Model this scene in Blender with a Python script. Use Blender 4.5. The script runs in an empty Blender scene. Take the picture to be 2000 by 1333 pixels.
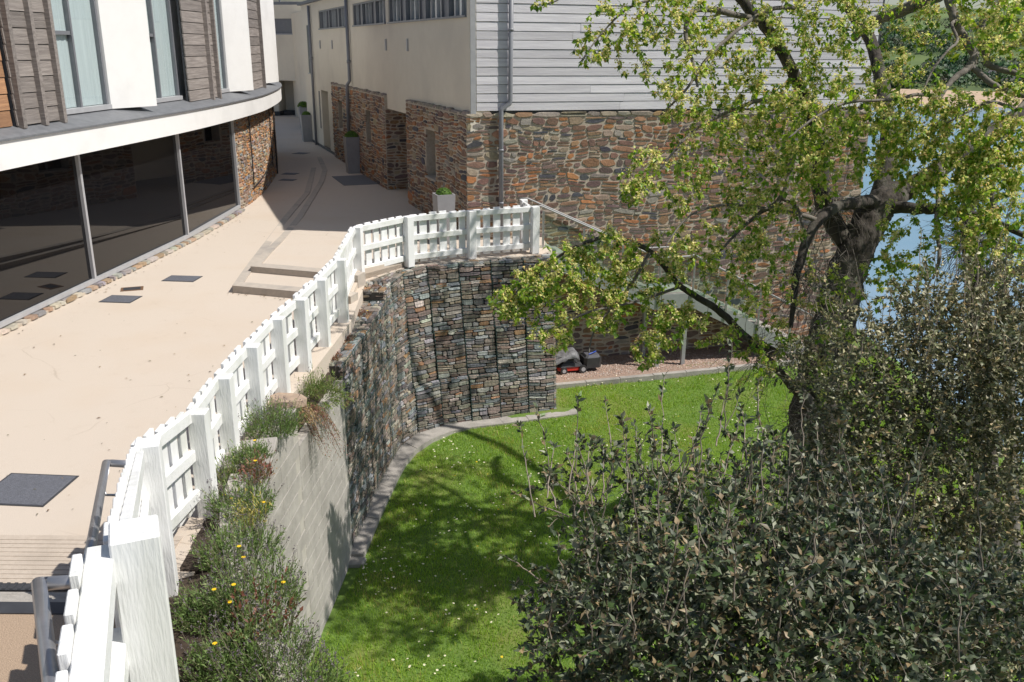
import bpy, math, random
import numpy as np
from mathutils import Vector, Matrix
R = math.radians
SC = bpy.context.scene
COL = SC.collection
# ---------------------------------------------------------------- camera, world, sun, exposure
CF, CH, CRO = 1750.0, 4.65, 0.008            # focal length in photo pixels, eye height, roll
CTH = math.atan(575 / 1750)
cc, cs = math.cos(CTH), math.sin(CTH)
cam = bpy.data.objects.new('camera', bpy.data.cameras.new('camera'))
COL.objects.link(cam)
U0 = Vector((0, cs, cc)); FW = Vector((0, cc, -cs)); X0 = Vector((1, 0, 0))
rt = (X0 + U0 * CRO).normalized(); up = (U0 - X0 * CRO).normalized()
M = Matrix((rt, up, -FW)).transposed().to_4x4(); M.translation = (0, 0, CH)
cam.matrix_world = M
cam.data.sensor_width = 36; cam.data.lens = CF / 2000 * 36
cam.data.clip_start = 0.05; cam.data.clip_end = 6000
SC.camera = cam
SUN_DIR = Vector((0.977 * math.cos(R(54)), -0.212 * math.cos(R(54)), math.sin(R(54)))).normalized()
w = bpy.data.worlds.new('World'); SC.world = w; w.use_nodes = True
nt = w.node_tree; bg = nt.nodes['Background']
sky = nt.nodes.new('ShaderNodeTexSky'); sky.sky_type = 'NISHITA'; sky.sun_disc = False
sky.sun_elevation = R(54); sky.sun_rotation = math.atan2(SUN_DIR.x, SUN_DIR.y)
nt.links.new(sky.outputs[0], bg.inputs[0]); bg.inputs[1].default_value = 0.085
sl = bpy.data.lights.new('sun', 'SUN'); sl.energy = 4.6; sl.angle = R(0.55); sl.color = (1, 0.955, 0.89)
so = bpy.data.objects.new('sun', sl); COL.objects.link(so)
so.rotation_euler = SUN_DIR.to_track_quat('Z', 'Y').to_euler(); so.location = (20, -10, 30)
SC.view_settings.view_transform = 'Standard'; SC.view_settings.look = 'None'
SC.view_settings.gamma = 1; SC.view_settings.use_curve_mapping = False
SC.view_settings.exposure = 0.16
SC.cycles.max_bounces = 6; SC.cycles.transparent_max_bounces = 12

# ---------------------------------------------------------------- pixel -> place helpers (photo pixels give a direction only)
def ray(x, y):
    dx = x - 1000; dy = y - 666.5
    a = (dx + CRO * dy) / CF; b = -(dy - CRO * dx) / CF
    return Vector((a, cc + b * cs, -cs + b * cc))
def gp(x, y, z=0.0):
    r = ray(x, y); t = (z - CH) / r.z
    return Vector((r.x * t, r.y * t, z))
def atD(x, y, t):
    r = ray(x, y); return Vector((r.x * t, r.y * t, CH + r.z * t))

# ---------------------------------------------------------------- mesh helpers
def tag(o, label=None, cat=None, group=None, kind=None):
    if label: o['label'] = label
    if cat: o['category'] = cat
    if group: o['group'] = group
    if kind: o['kind'] = kind
    return o
def empty(name, loc, label, cat, group=None):
    o = bpy.data.objects.new(name, None); COL.objects.link(o); o.location = loc
    o.empty_display_size = .2
    return tag(o, label, cat, group)
def link(name, me, mat, parent=None, local=None):
    """vertices are in world space; the origin is moved to the parent so transforms stay clean"""
    if mat and not me.materials: me.materials.append(mat)
    o = bpy.data.objects.new(name, me); COL.objects.link(o)
    if parent:
        o.parent = parent
        base = Vector((0, 0, 0)); p = parent
        while p: base += p.location; p = p.parent
        o.location = -base if local is None else Vector(local) - base
    elif local is not None: o.location = local
    return o
def pyd(name, v, f, mat, parent=None, smooth=False, col=None, local=None):
    me = bpy.data.meshes.new(name); me.from_pydata([tuple(p) for p in v], [], f); me.update()
    if smooth: me.polygons.foreach_set('use_smooth', [True] * len(me.polygons))
    if col is not None:
        a = me.color_attributes.new('Col', 'FLOAT_COLOR', 'POINT')
        a.data.foreach_set('color', np.asarray(col, dtype=np.float32).ravel())
    return link(name, me, mat, parent, local)
def npmesh(name, V, Fc, mat, parent=None, col=None, smooth=False):
    """V (n,3) array, Fc (m,k) array with constant k"""
    me = bpy.data.meshes.new(name); V = np.asarray(V, dtype=np.float32); Fc = np.asarray(Fc, dtype=np.int32)
    m, k = Fc.shape
    me.vertices.add(len(V)); me.vertices.foreach_set('co', V.ravel())
    me.loops.add(m * k); me.loops.foreach_set('vertex_index', Fc.ravel())
    me.polygons.add(m); me.polygons.foreach_set('loop_start', np.arange(0, m * k, k, dtype=np.int32))
    me.polygons.foreach_set('loop_total', np.full(m, k, dtype=np.int32))
    if smooth: me.polygons.foreach_set('use_smooth', np.ones(m, dtype=bool))
    if col is not None:
        a = me.color_attributes.new('Col', 'FLOAT_COLOR', 'POINT')
        a.data.foreach_set('color', np.asarray(col, dtype=np.float32).ravel())
    me.update(calc_edges=True)
    return link(name, me, mat, parent)
BOXF = [(0, 3, 2, 1), (4, 5, 6, 7), (0, 1, 5, 4), (1, 2, 6, 5), (2, 3, 7, 6), (3, 0, 4, 7)]
class MB:
    def __init__(s): s.v = []; s.f = []
    def add(s, v, f):
        n = len(s.v); s.v += [Vector(p) for p in v]; s.f += [tuple(i + n for i in q) for q in f]; return s
    def hexa(s, p8): return s.add(p8, BOXF)
    def box(s, c, sz, rz=0.0, ax=None):
        c = Vector(c); x, y, z = sz[0] / 2, sz[1] / 2, sz[2] / 2
        if ax is None: ex = Vector((math.cos(rz), math.sin(rz), 0)); ey = Vector((-math.sin(rz), math.cos(rz), 0)); ez = Vector((0, 0, 1))
        else: ex, ey, ez = ax
        return s.hexa([c + ex * a * x + ey * b * y + ez * d * z for d in (-1, 1) for a, b in ((-1, -1), (1, -1), (1, 1), (-1, 1))])
    def beam(s, p, q, wd, ht, side=None):
        p = Vector(p); q = Vector(q); d = (q - p).normalized()
        sd = Vector(side) if side is not None else d.cross(Vector((0, 0, 1)))
        if sd.length < 1e-4: sd = Vector((1, 0, 0))
        sd.normalize(); u = sd.cross(d).normalized()
        e = [(-1, -1), (1, -1), (1, 1), (-1, 1)]
        return s.hexa([p + sd * a * wd / 2 + u * b * ht / 2 for a, b in e] + [q + sd * a * wd / 2 + u * b * ht / 2 for a, b in e])
    def tube(s, pts, rad, n=8, cap=True):
        pts = [Vector(p) for p in pts]
        if not hasattr(rad, '__len__'): rad = [rad] * len(pts)
        base = len(s.v); ref = None
        for i, p in enumerate(pts):
            d = (pts[min(i + 1, len(pts) - 1)] - pts[max(i - 1, 0)])
            if d.length < 1e-9: d = Vector((0, 0, 1))
            d.normalize()
            if ref is None: ref = d.orthogonal().normalized()
            ref = (ref - d * ref.dot(d))
            if ref.length < 1e-6: ref = d.orthogonal()
            ref.normalize(); b = d.cross(ref)
            for k in range(n):
                a = 2 * math.pi * k / n
                s.v.append(p + (ref * math.cos(a) + b * math.sin(a)) * rad[i])
        for i in range(len(pts) - 1):
            for k in range(n):
                a = base + i * n + k; b2 = base + i * n + (k + 1) % n
                s.f.append((a, b2, b2 + n, a + n))
        if cap:
            s.f.append(tuple(base + k for k in reversed(range(n))))
            e = base + (len(pts) - 1) * n; s.f.append(tuple(e + k for k in range(n)))
        return s
    def prism(s, poly, z0, z1):
        n = len(poly); b = len(s.v)
        zz = (lambda v, i: v[i] if hasattr(v, '__len__') else v)
        for i, p in enumerate(poly): s.v.append(Vector((p[0], p[1], zz(z0, i))))
        for i, p in enumerate(poly): s.v.append(Vector((p[0], p[1], zz(z1, i))))
        s.f.append(tuple(b + i for i in reversed(range(n)))); s.f.append(tuple(b + n + i for i in range(n)))
        for i in range(n): j = (i + 1) % n; s.f.append((b + i, b + j, b + n + j, b + n + i))
        return s
    def build(s, name, mat, parent=None, smooth=False, bevel=0.0, local=None):
        o = pyd(name, s.v, s.f, mat, parent, smooth, local=local)
        if bevel:
            m = o.modifiers.new('b', 'BEVEL'); m.width = bevel; m.segments = 1; m.limit_method = 'ANGLE'
        return o

# ---------------------------------------------------------------- materials
MATS = {}
def mat(name, c1, c2=None, scale=5.0, rough=0.8, bump=0.0, bscale=None, metal=0.0, attr=False, rnd=0.0, spec=0.5,
        stretch=None, local=False, c3=None, s3=0.6, detail=6, streak=False):
    if name in MATS: return MATS[name]
    m = bpy.data.materials.new(name); m.use_nodes = True; n = m.node_tree.nodes; l = m.node_tree.links
    p = n['Principled BSDF']; p.inputs['Roughness'].default_value = rough; p.inputs['Metallic'].default_value = metal
    p.inputs['Specular IOR Level'].default_value = spec
    if local:
        tc = n.new('ShaderNodeTexCoord'); src = tc.outputs['Object']
        oi = n.new('ShaderNodeObjectInfo'); va = n.new('ShaderNodeVectorMath'); va.operation = 'ADD'
        mu = n.new('ShaderNodeMath'); mu.operation = 'MULTIPLY'; mu.inputs[1].default_value = 37.0
        l.new(oi.outputs['Random'], mu.inputs[0]); l.new(src, va.inputs[0]); l.new(mu.outputs[0], va.inputs[1]); src = va.outputs[0]
    else:
        ge = n.new('ShaderNodeNewGeometry'); src = ge.outputs['Position']
    if stretch:
        mp = n.new('ShaderNodeMapping'); mp.inputs['Scale'].default_value = stretch; l.new(src, mp.inputs[0]); src = mp.outputs[0]
    tx = n.new('ShaderNodeTexNoise'); tx.inputs['Scale'].default_value = scale; tx.inputs['Detail'].default_value = detail
    tx.inputs['Roughness'].default_value = 0.62; l.new(src, tx.inputs['Vector'])
    rp = n.new('ShaderNodeValToRGB'); e = rp.color_ramp.elements
    e[0].position = .32; e[1].position = .68
    e[0].color = (*c1, 1); e[1].color = (*(c2 or c1), 1); l.new(tx.outputs['Fac'], rp.inputs[0]); out = rp.outputs[0]
    if c3:
        t3 = n.new('ShaderNodeTexNoise'); t3.inputs['Scale'].default_value = s3; t3.inputs['Detail'].default_value = 5
        l.new(src, t3.inputs['Vector'])
        r3 = n.new('ShaderNodeValToRGB'); r3.color_ramp.elements[0].position = .5; r3.color_ramp.elements[1].position = .72
        l.new(t3.outputs['Fac'], r3.inputs[0])
        mx = n.new('ShaderNodeMix'); mx.data_type = 'RGBA'; l.new(r3.outputs[0], mx.inputs[0]); l.new(out, mx.inputs[6])
        mx.inputs[7].default_value = (*c3, 1); out = mx.outputs[2]
    if attr:
        at = n.new('ShaderNodeAttribute'); at.attribute_name = 'Col'
        mx = n.new('ShaderNodeMix'); mx.data_type = 'RGBA'; mx.blend_type = 'MULTIPLY'; mx.inputs[0].default_value = 1
        l.new(at.outputs['Color'], mx.inputs[6]); l.new(out, mx.inputs[7]); out = mx.outputs[2]
    if rnd:
        oi2 = n.new('ShaderNodeObjectInfo'); hs = n.new('ShaderNodeHueSaturation'); mr = n.new('ShaderNodeMapRange')
        mr.inputs[3].default_value = 1 - rnd; mr.inputs[4].default_value = 1 + rnd
        l.new(oi2.outputs['Random'], mr.inputs[0]); l.new(mr.outputs[0], hs.inputs['Value']); l.new(out, hs.inputs['Color']); out = hs.outputs[0]
    l.new(out, p.inputs['Base Color'])
    if bump:
        tb = n.new('ShaderNodeTexNoise'); tb.inputs['Scale'].default_value = bscale or scale * 4; tb.inputs['Detail'].default_value = 5
        l.new(src, tb.inputs['Vector']); bp = n.new('ShaderNodeBump'); bp.inputs['Strength'].default_value = bump
        bp.inputs['Distance'].default_value = .02
        l.new(tb.outputs['Fac'], bp.inputs['Height']); l.new(bp.outputs[0], p.inputs['Normal'])
    MATS[name] = m; return m
def leafmat(name, trans=0.35, rough=0.5):
    m = bpy.data.materials.new(name); m.use_nodes = True; n = m.node_tree.nodes; l = m.node_tree.links
    p = n['Principled BSDF']; p.inputs['Roughness'].default_value = rough
    at = n.new('ShaderNodeAttribute'); at.attribute_name = 'Col'; l.new(at.outputs['Color'], p.inputs['Base Color'])
    tr = n.new('ShaderNodeBsdfTranslucent'); hs = n.new('ShaderNodeHueSaturation'); hs.inputs['Value'].default_value = 1.5; hs.inputs['Saturation'].default_value = 1.1
    l.new(at.outputs['Color'], hs.inputs['Color']); l.new(hs.outputs[0], tr.inputs[0])
    mx = n.new('ShaderNodeMixShader'); mx.inputs[0].default_value = trans
    l.new(p.outputs[0], mx.inputs[1]); l.new(tr.outputs[0], mx.inputs[2]); l.new(mx.outputs[0], n['Material Output'].inputs[0])
    return m
def glassmat(name, tint=(.90, .93, .93), base=0.06, alpha=.75):
    """clear pane: fresnel reflection over a see-through tint"""
    m = bpy.data.materials.new(name); m.use_nodes = True; n = m.node_tree.nodes; l = m.node_tree.links
    n.remove(n['Principled BSDF'])
    tr = n.new('ShaderNodeBsdfTransparent'); tr.inputs[0].default_value = (*tint, 1)
    gl = n.new('ShaderNodeBsdfGlossy'); gl.inputs['Roughness'].default_value = .01; gl.inputs[0].default_value = (1, 1, 1, 1)
    fr = n.new('ShaderNodeLayerWeight'); fr.inputs[0].default_value = .5
    pw = n.new('ShaderNodeMath'); pw.operation = 'POWER'; pw.inputs[1].default_value = 4.5; l.new(fr.outputs['Facing'], pw.inputs[0])
    ma = n.new('ShaderNodeMath'); ma.operation = 'MULTIPLY_ADD'; ma.inputs[1].default_value = .6; ma.inputs[2].default_value = .03; l.new(pw.outputs[0], ma.inputs[0])
    mx = n.new('ShaderNodeMixShader'); l.new(ma.outputs[0], mx.inputs[0]); l.new(tr.outputs[0], mx.inputs[1]); l.new(gl.outputs[0], mx.inputs[2])
    l.new(mx.outputs[0], n['Material Output'].inputs[0]); return m

WHITE = mat('white_paint', (.84, .84, .835), (.77, .77, .76), 9, .6, .35, 70, c3=(.64, .645, .60), s3=2.6, stretch=(1, 1, .13))
WHITER = mat('white_paint_rail', (.84, .84, .835), (.77, .77, .755), 14, .6, .25, 60, c3=(.62, .63, .58), s3=2.2)
RESIN = mat('resin_gravel', (.635, .55, .462), (.52, .447, .372), 130, .85, .35, 200, c3=(.565, .47, .375), s3=.45)
def weather(m):
    # hairline cracks and faint runoff stains on the resin surface
    n = m.node_tree.nodes; l = m.node_tree.links; p = n['Principled BSDF']; old = p.inputs['Base Color'].links[0].from_socket
    ge = n.new('ShaderNodeNewGeometry'); nz = n.new('ShaderNodeTexNoise'); nz.inputs['Scale'].default_value = 1.3; nz.inputs['Detail'].default_value = 8; l.new(ge.outputs['Position'], nz.inputs['Vector'])
    ad = n.new('ShaderNodeMix'); ad.data_type = 'VECTOR'; ad.inputs[0].default_value = .25; l.new(ge.outputs['Position'], ad.inputs[4]); l.new(nz.outputs['Color'], ad.inputs[5])
    vo = n.new('ShaderNodeTexVoronoi'); vo.feature = 'DISTANCE_TO_EDGE'; vo.inputs['Scale'].default_value = .42; l.new(ad.outputs[1], vo.inputs['Vector'])
    lt = n.new('ShaderNodeMapRange'); lt.inputs[1].default_value = .0; lt.inputs[2].default_value = .0045; lt.inputs[3].default_value = 1; lt.inputs[4].default_value = 0; l.new(vo.outputs['Distance'], lt.inputs[0])
    mk = n.new('ShaderNodeTexNoise'); mk.inputs['Scale'].default_value = .5; l.new(ge.outputs['Position'], mk.inputs['Vector'])
    mr = n.new('ShaderNodeMapRange'); mr.inputs[1].default_value = .52; mr.inputs[2].default_value = .62; mr.inputs[4].default_value = .45; l.new(mk.outputs['Fac'], mr.inputs[0])
    mu = n.new('ShaderNodeMath'); mu.operation = 'MULTIPLY'; l.new(lt.outputs[0], mu.inputs[0]); l.new(mr.outputs[0], mu.inputs[1])
    mx = n.new('ShaderNodeMix'); mx.data_type = 'RGBA'; l.new(mu.outputs[0], mx.inputs[0]); l.new(old, mx.inputs[6]); mx.inputs[7].default_value = (.30, .23, .16, 1)
    s2 = n.new('ShaderNodeTexNoise'); s2.inputs['Scale'].default_value = 2.6; s2.inputs['Detail'].default_value = 9; s2.inputs['Roughness'].default_value = .75; l.new(ge.outputs['Position'], s2.inputs['Vector'])
    r2_ = n.new('ShaderNodeMapRange'); r2_.inputs[1].default_value = .56; r2_.inputs[2].default_value = .8; r2_.inputs[4].default_value = .55; l.new(s2.outputs['Fac'], r2_.inputs[0])
    m2 = n.new('ShaderNodeMix'); m2.data_type = 'RGBA'; l.new(r2_.outputs[0], m2.inputs[0]); l.new(mx.outputs[2], m2.inputs[6]); m2.inputs[7].default_value = (.47, .385, .30, 1)
    l.new(m2.outputs[2], p.inputs['Base Color'])
weather(RESIN)
RESIN2 = mat('coarse_gravel_floor', (.50, .37, .26), (.30, .215, .15), 130, .85, .5, 150)
TACT = mat('tactile_paving', (.52, .445, .37), (.45, .38, .31), 20, .85, .2, c3=(.40, .34, .28), s3=1.5)
KERBM = mat('grey_stone_slab', (.49, .43, .365), (.40, .355, .305), 9, .8, .2, c3=(.33, .30, .27), s3=1.3)
CONC = mat('concrete', (.40, .37, .335), (.30, .28, .25), 6, .9, .35, 30, c3=(.22, .205, .185), s3=1.1)
BLOCK = mat('concrete_block', (.42, .395, .36), (.31, .29, .265), 4, .92, .4, 45, c3=(.25, .235, .21), s3=.9, rnd=.035)
MORTAR = mat('mortar', (.52, .45, .36), (.40, .34, .27), 14, .95, .4, 60)
CORE = mat('gabion_core', (.05, .045, .04), (.025, .023, .02), 8, 1)
STONE = mat('rubble_stone', (1.12, 1.1, 1.08), (.72, .72, .74), 9, .82, .55, 24, attr=True)
RENDER = mat('cream_render', (.72, .66, .55), (.69, .63, .52), 3, .9, .12, 160, c3=(.63, .575, .48), s3=.5)
WRENDER = mat('white_render', (.80, .79, .77), (.77, .76, .74), 4, .85, .15, 170, c3=(.69, .68, .66), s3=.8)
LEAD = mat('lead_flashing', (.17, .175, .185), (.125, .13, .14), 6, .6, .1)
GREYF = mat('grey_frame', (.19, .195, .21), (.165, .17, .185), 5, .45)
PALEF = mat('pale_grey_frame', (.42, .42, .43), (.36, .36, .37), 6, .45)
DARKM = mat('dark_metal', (.055, .058, .065), (.04, .042, .048), 9, .5)
PIPE = mat('grey_pipe', (.24, .245, .265), (.21, .215, .235), 4, .45)
COVER = mat('iron_cover', (.15, .155, .18), (.095, .10, .115), 40, .6, .4, 70)
SILVER = mat('silver_board', (.72, .70, .72), (.55, .53, .56), 2.2, .75, .3, 14, stretch=(.35, 6, 9), local=True, rnd=.13)
OLDWOOD = mat('weathered_board', (.31, .275, .25), (.165, .142, .13), 2.5, .8, .5, 12, stretch=(.5, 6, 9), local=True, rnd=.22)
WARMWOOD = mat('warm_board', (.42, .23, .12), (.27, .14, .075), 2.5, .8, .4, 12, stretch=(.5, 6, 9), local=True, rnd=.2)
STEEL = mat('steel_tube', (.46, .46, .47), (.40, .40, .41), 20, .38, metal=.75)
GALV = mat('galvanised_steel', (.42, .43, .44), (.36, .37, .38), 7, .5, metal=.5)
PLANTER = mat('planter_zinc', (.33, .325, .33), (.28, .275, .28), 5, .55)
SOIL = mat('soil', (.075, .052, .036), (.035, .025, .018), 22, 1, .8, 40)
GRAVEL = mat('pink_gravel', (.42, .30, .235), (.24, .17, .135), 60, .95, .9, 70)
DARKGLASS = mat('dark_glass', (.006, .006, .007), None, 3, .015, spec=.5)
MESHW = mat('green_wire', (.06, .115, .105), (.045, .09, .085), 4, .5)
CURTAIN = mat('net_curtain', (.74, .765, .77), (.58, .61, .62), 3, .9, stretch=(9, 9, .2))
INTER = mat('dark_interior', (.03, .03, .032), None, 3, .9)
BLACKP = mat('black_plastic', (.025, .025, .027), (.04, .04, .042), 8, .45)
REDP = mat('red_enamel', (.50, .035, .02), (.42, .03, .018), 6, .35)
BLUEP = mat('blue_plastic', (.03, .08, .40), None, 5, .4)
BARK = mat('bark', (.085, .07, .058), (.028, .024, .02), 7, .95, 1.0, 14, stretch=(2.4, 2.4, .5), c3=(.11, .105, .085), s3=1.6)
TWIG = mat('twig_bark', (.22, .195, .17), (.11, .095, .08), 9, .9, .4, 30)
OAKTWIG = mat('oak_twig', (.36, .30, .235), (.20, .165, .13), 9, .9)
LEAF = leafmat('elm_leaf', .42, .45)
SEED = leafmat('elm_seed', .4, .7)
OAKLEAF = leafmat('holm_oak_leaf', .14, .5)
HERB = leafmat('herb', .3, .6)
GRASSM = leafmat('grass_blade', .35, .55)
PETAL = leafmat('petal', .2, .6)
GLASS = glassmat('clear_glass')
GREENGLASS = glassmat('stair_glass', (.80, .90, .86))
# ================================================================ SETTING: ground levels
rng = random.Random(7); nr = np.random.default_rng(7)
LZ = -3.7
def lawn_z(x, y):
    z = LZ + 0.26 * min(1, max(0, (y - 18.5 - .3 * x) / 2.6))
    z += .03 * math.sin(x * .9 + 1) * math.sin(y * .7)
    if x > 10.5: z -= (x - 10.5) * .75
    if y > 27: z -= (y - 27) * .6
    return z
fp = [(-1.1, 1.9), (-1.65, 3.35), (-3.1, 6.85), (-3.15, 8.3), (-3.24, 9.41), (-3.23, 10.51), (-3.21, 11.69), (-3.12, 12.67),
      (-3.06, 13.84), (-3.0, 15.19), (-3.18, 18.08), (-2.29, 19.35), (-.95, 20.19), (.51, 20.81)]
FTOP = [2.66, 2.68, 1.47, 1.2, 1.16, 1.16, 1.16, 1.16, 1.16, 1.17, 1.18, 1.17, 1.16, 1.16]
FBASE = [1.5, -.3, -.05] + [0] * 11
# terrace
edge = [(x + .14, y) for x, y in fp[2:11]] + [(-2.36, 19.3), (-.9, 20.06), (.6, 20.62), (.95, 21.2), (.72, 22.9)]
poly = [(-40, 6.9), (-2.9, 6.9)] + edge[1:] + [(9.4, 25.5), (9.4, 80), (-40, 80)]
tag(MB().prism(poly, -4.2, 0).build('terrace', RESIN), kind='structure')
# stairs down to the terrace from an upper landing
st = MB()
def fence_x(y): return -3.1 + (6.85 - y) * .414
for k in range(1, 9):
    y1 = 4.55 + .26 * (9 - k); z1 = .167 * k
    st.prism([(-40, 4.5), (fence_x(4.5), 4.5), (fence_x(y1), y1), (-40, y1)], -.3 + .002 * k, z1)
tag(st.build('stair', CONC), kind='structure')
tag(MB().prism([(-40, -3), (-.9, -3), (-.9, 1.5), (-1.45, 3.0), (-2.15, 4.55), (-40, 4.55)], -4.2, 1.5).build('upper_landing', RESIN2), kind='structure')
tag(MB().box((-21, 4.49, 1.503), (37.6, .11, .012)).build('stair_nosing', DARKM), kind='structure')
tp = MB()
for k in range(11): tp.box((-21.25, 7.02 + .075 * k, .008), (36, .045, .006))
tp.box((-21.25, 7.42, .003), (36, .84, .006))
tag(tp.build('tactile_paving', TACT), kind='structure')
dr = MB(); dr.box((-21.25, 6.955, .004), (36, .12, .008))
for k in range(90): dr.box((-9.5 + k * .07, 6.955, .010), (.03, .10, .008))
tag(dr.build('drain_channel', DARKM), kind='structure')
# lawn
N = 110; xs = np.linspace(-6, 18, N); ys = np.linspace(-6, 34, N + 40)
V = [(x, y, lawn_z(x, y) + .012 * rng.uniform(-1, 1)) for y in ys for x in xs]
Fq = [(j * N + i, j * N + i + 1, (j + 1) * N + i + 1, (j + 1) * N + i) for j in range(len(ys) - 1) for i in range(N - 1)]
LAWNM = mat('lawn_turf', (.14, .22, .035), (.08, .15, .022), 14, .95, .6, 60, c3=(.19, .20, .05), s3=.7)
tag(npmesh('lawn', V, Fq, LAWNM, smooth=True), kind='structure')
# grass blades
nb = 330000
gx = nr.uniform(-2.9, 10.5, nb); gy = nr.uniform(8.5, 24.2, nb)
keep = np.ones(nb, bool)
def kerb_y(x): return 20.78 + .38 * x
keep &= gy < kerb_y(gx) - .02
def foot_x(y): return np.interp(y, [8, 10.7, 13.4, 15.3, 17.3, 18.25, 18.73, 19.14, 19.62, 19.95], [-2.85, -2.85, -2.50, -2.34, -2.1, -1.6, -1.0, .2, 1.62, 1.66])
keep &= (gx > foot_x(gy) + .02) | ((gy > 19.9) & (gx > 1.15))
gx = gx[keep]; gy = gy[keep]; nb = len(gx)
gz = np.array([lawn_z(a, b) for a, b in zip(gx, gy)])
pn = np.sin(gx * 1.7 + 2 * np.sin(gy * 1.1)) * np.sin(gy * 1.5 + 1.3 * np.sin(gx * .8))
h = nr.uniform(.03, .075, nb) * (1 + .25 * pn); an = nr.uniform(0, 2 * np.pi, nb); le = nr.uniform(.01, .05, nb); wd = nr.uniform(.005, .011, nb)
Vb = np.empty((nb, 3, 3))
Vb[:, 0] = np.c_[gx - np.cos(an) * wd, gy - np.sin(an) * wd, gz - .01]; Vb[:, 1] = np.c_[gx + np.cos(an) * wd, gy + np.sin(an) * wd, gz - .01]
la = nr.uniform(0, 2 * np.pi, nb); Vb[:, 2] = np.c_[gx + np.cos(la) * le, gy + np.sin(la) * le, gz + h]
pn2 = np.sin(gx * .55 + 1.5 * np.sin(gy * .4)) * np.sin(gy * .62 + .8) + .5 * np.sin(gx * 3.1 + gy * 2.3) * np.sin(gy * 3.7 - gx)
t = np.clip(nr.uniform(0, 1, nb) * .5 + .28 * (pn * .5 + .5) + .26 * (pn2 * .5 + .4), 0, 1)[:, None]
c = np.array([.15, .28, .03]) * (1 - t) + np.array([.40, .55, .085]) * t
dry = nr.uniform(0, 1, nb) < .05 + .22 * (pn > .6); c[dry] = [.46, .42, .14]
cc4 = np.ones((nb, 3, 4)); cc4[:, :, :3] = c[:, None, :]
g_ = npmesh('grass', Vb.reshape(-1, 3), np.arange(nb * 3).reshape(-1, 3), GRASSM, col=cc4.reshape(-1, 4))
tag(g_, 'short green mown grass blades covering the lawn', 'grass', kind='stuff')
# daisies scattered in drifts
dv = []; df = []; dc = []
def disc(p, r, colr, n=6, tilt=.3):
    b = len(dv); nx, ny = rng.uniform(-tilt, tilt), rng.uniform(-tilt, tilt)
    for k in range(n):
        a = 2 * math.pi * k / n; dx, dy = r * math.cos(a), r * math.sin(a); dv.append((p[0] + dx, p[1] + dy, p[2] + nx * dx + ny * dy)); dc.append((*colr, 1))
    dv.append((p[0], p[1], p[2] + r * .25)); dc.append((*(colr if colr[2] < .4 else (.8, .6, .1)), 1))
    for k in range(n): df.append((b + k, b + (k + 1) % n, b + n))
for q in range(190):
    cx, cy = rng.uniform(-2.3, 7.5), rng.uniform(9.5, 22)
    for k in range(rng.randint(1, 9)):
        x, y = cx + rng.gauss(0, .28), cy + rng.gauss(0, .28)
        if x > foot_x(y) + .05 and y < kerb_y(x) - .05: disc((x, y, lawn_z(x, y) + .075), rng.uniform(.014, .021), (.88, .88, .84))
for q in range(26):
    x, y = rng.uniform(-2.3, 6), rng.uniform(9.5, 20)
    if x > foot_x(y) + .05: disc((x, y, lawn_z(x, y) + .075), .022, (.75, .55, .02))
tag(npmesh('daisies', dv, df, PETAL, col=dc), 'tiny white daisies and a few yellow flowers dotted in the lawn', 'daisies', kind='stuff')
# water, beach, far hill
WZ = -27.0
wm = mat('estuary_water', (.24, .34, .43), (.13, .27, .36), .012, .22, .6, .35, spec=.5, c3=(.30, .39, .48), s3=.03)
tag(pyd('water', [(-500, 15, WZ), (2500, 15, WZ), (2500, 2500, WZ), (-500, 2500, WZ)], [(0, 1, 2, 3)], wm), kind='structure')
hm = mat('hillside', (.06, .105, .03), (.14, .19, .055), .012, .95, c3=(.035, .06, .022), s3=.02)
V = []; Fq = []; NA, NR_ = 120, 40
for i in range(NA):
    az = R(-35 + 110 * i / (NA - 1))
    for j in range(NR_):
        r = 640 + 20 * math.sin(az * 9) + j * 28
        u_ = j * 28
        z = WZ - 1 + min(u_, 60) * .085 + max(0, u_ - 55) * .14 * (1 + .25 * math.sin(az * 7 + 1)) - max(0, u_ - 750) * .12 + 3 * math.sin(az * 40 + j) * (u_ > 80)
        V.append((r * math.sin(az), r * math.cos(az), z))
for i in range(NA - 1):
    for j in range(NR_ - 1): Fq.append((i * NR_ + j, (i + 1) * NR_ + j, (i + 1) * NR_ + j + 1, i * NR_ + j + 1))
tag(npmesh('hill', V, Fq, hm, smooth=True), kind='structure')
V = []; Fq = []
for i in range(60):
    az = R(-30 + 100 * i / 59); r0 = 628 + 20 * math.sin(az * 9)
    for dr_, dz in ((0, -.3), (32, 2.6), (60, 6.2)): V.append(((r0 + dr_) * math.sin(az), (r0 + dr_) * math.cos(az), WZ + dz + .4))
for i in range(59):
    for j in range(2): Fq.append((i * 3 + j, i * 3 + 3 + j, i * 3 + 4 + j, i * 3 + j + 1))
tag(npmesh('beach', V, Fq, mat('beach_sand', (.55, .40, .27), (.45, .33, .23), .1, .95)), kind='structure')
def hill_z(r, az):
    u_ = r - 640 - 20 * math.sin(az * 9)
    return WZ - 1 + min(u_, 60) * .085 + max(0, u_ - 55) * .14 * (1 + .25 * math.sin(az * 7 + 1)) - max(0, u_ - 750) * .12
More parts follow.
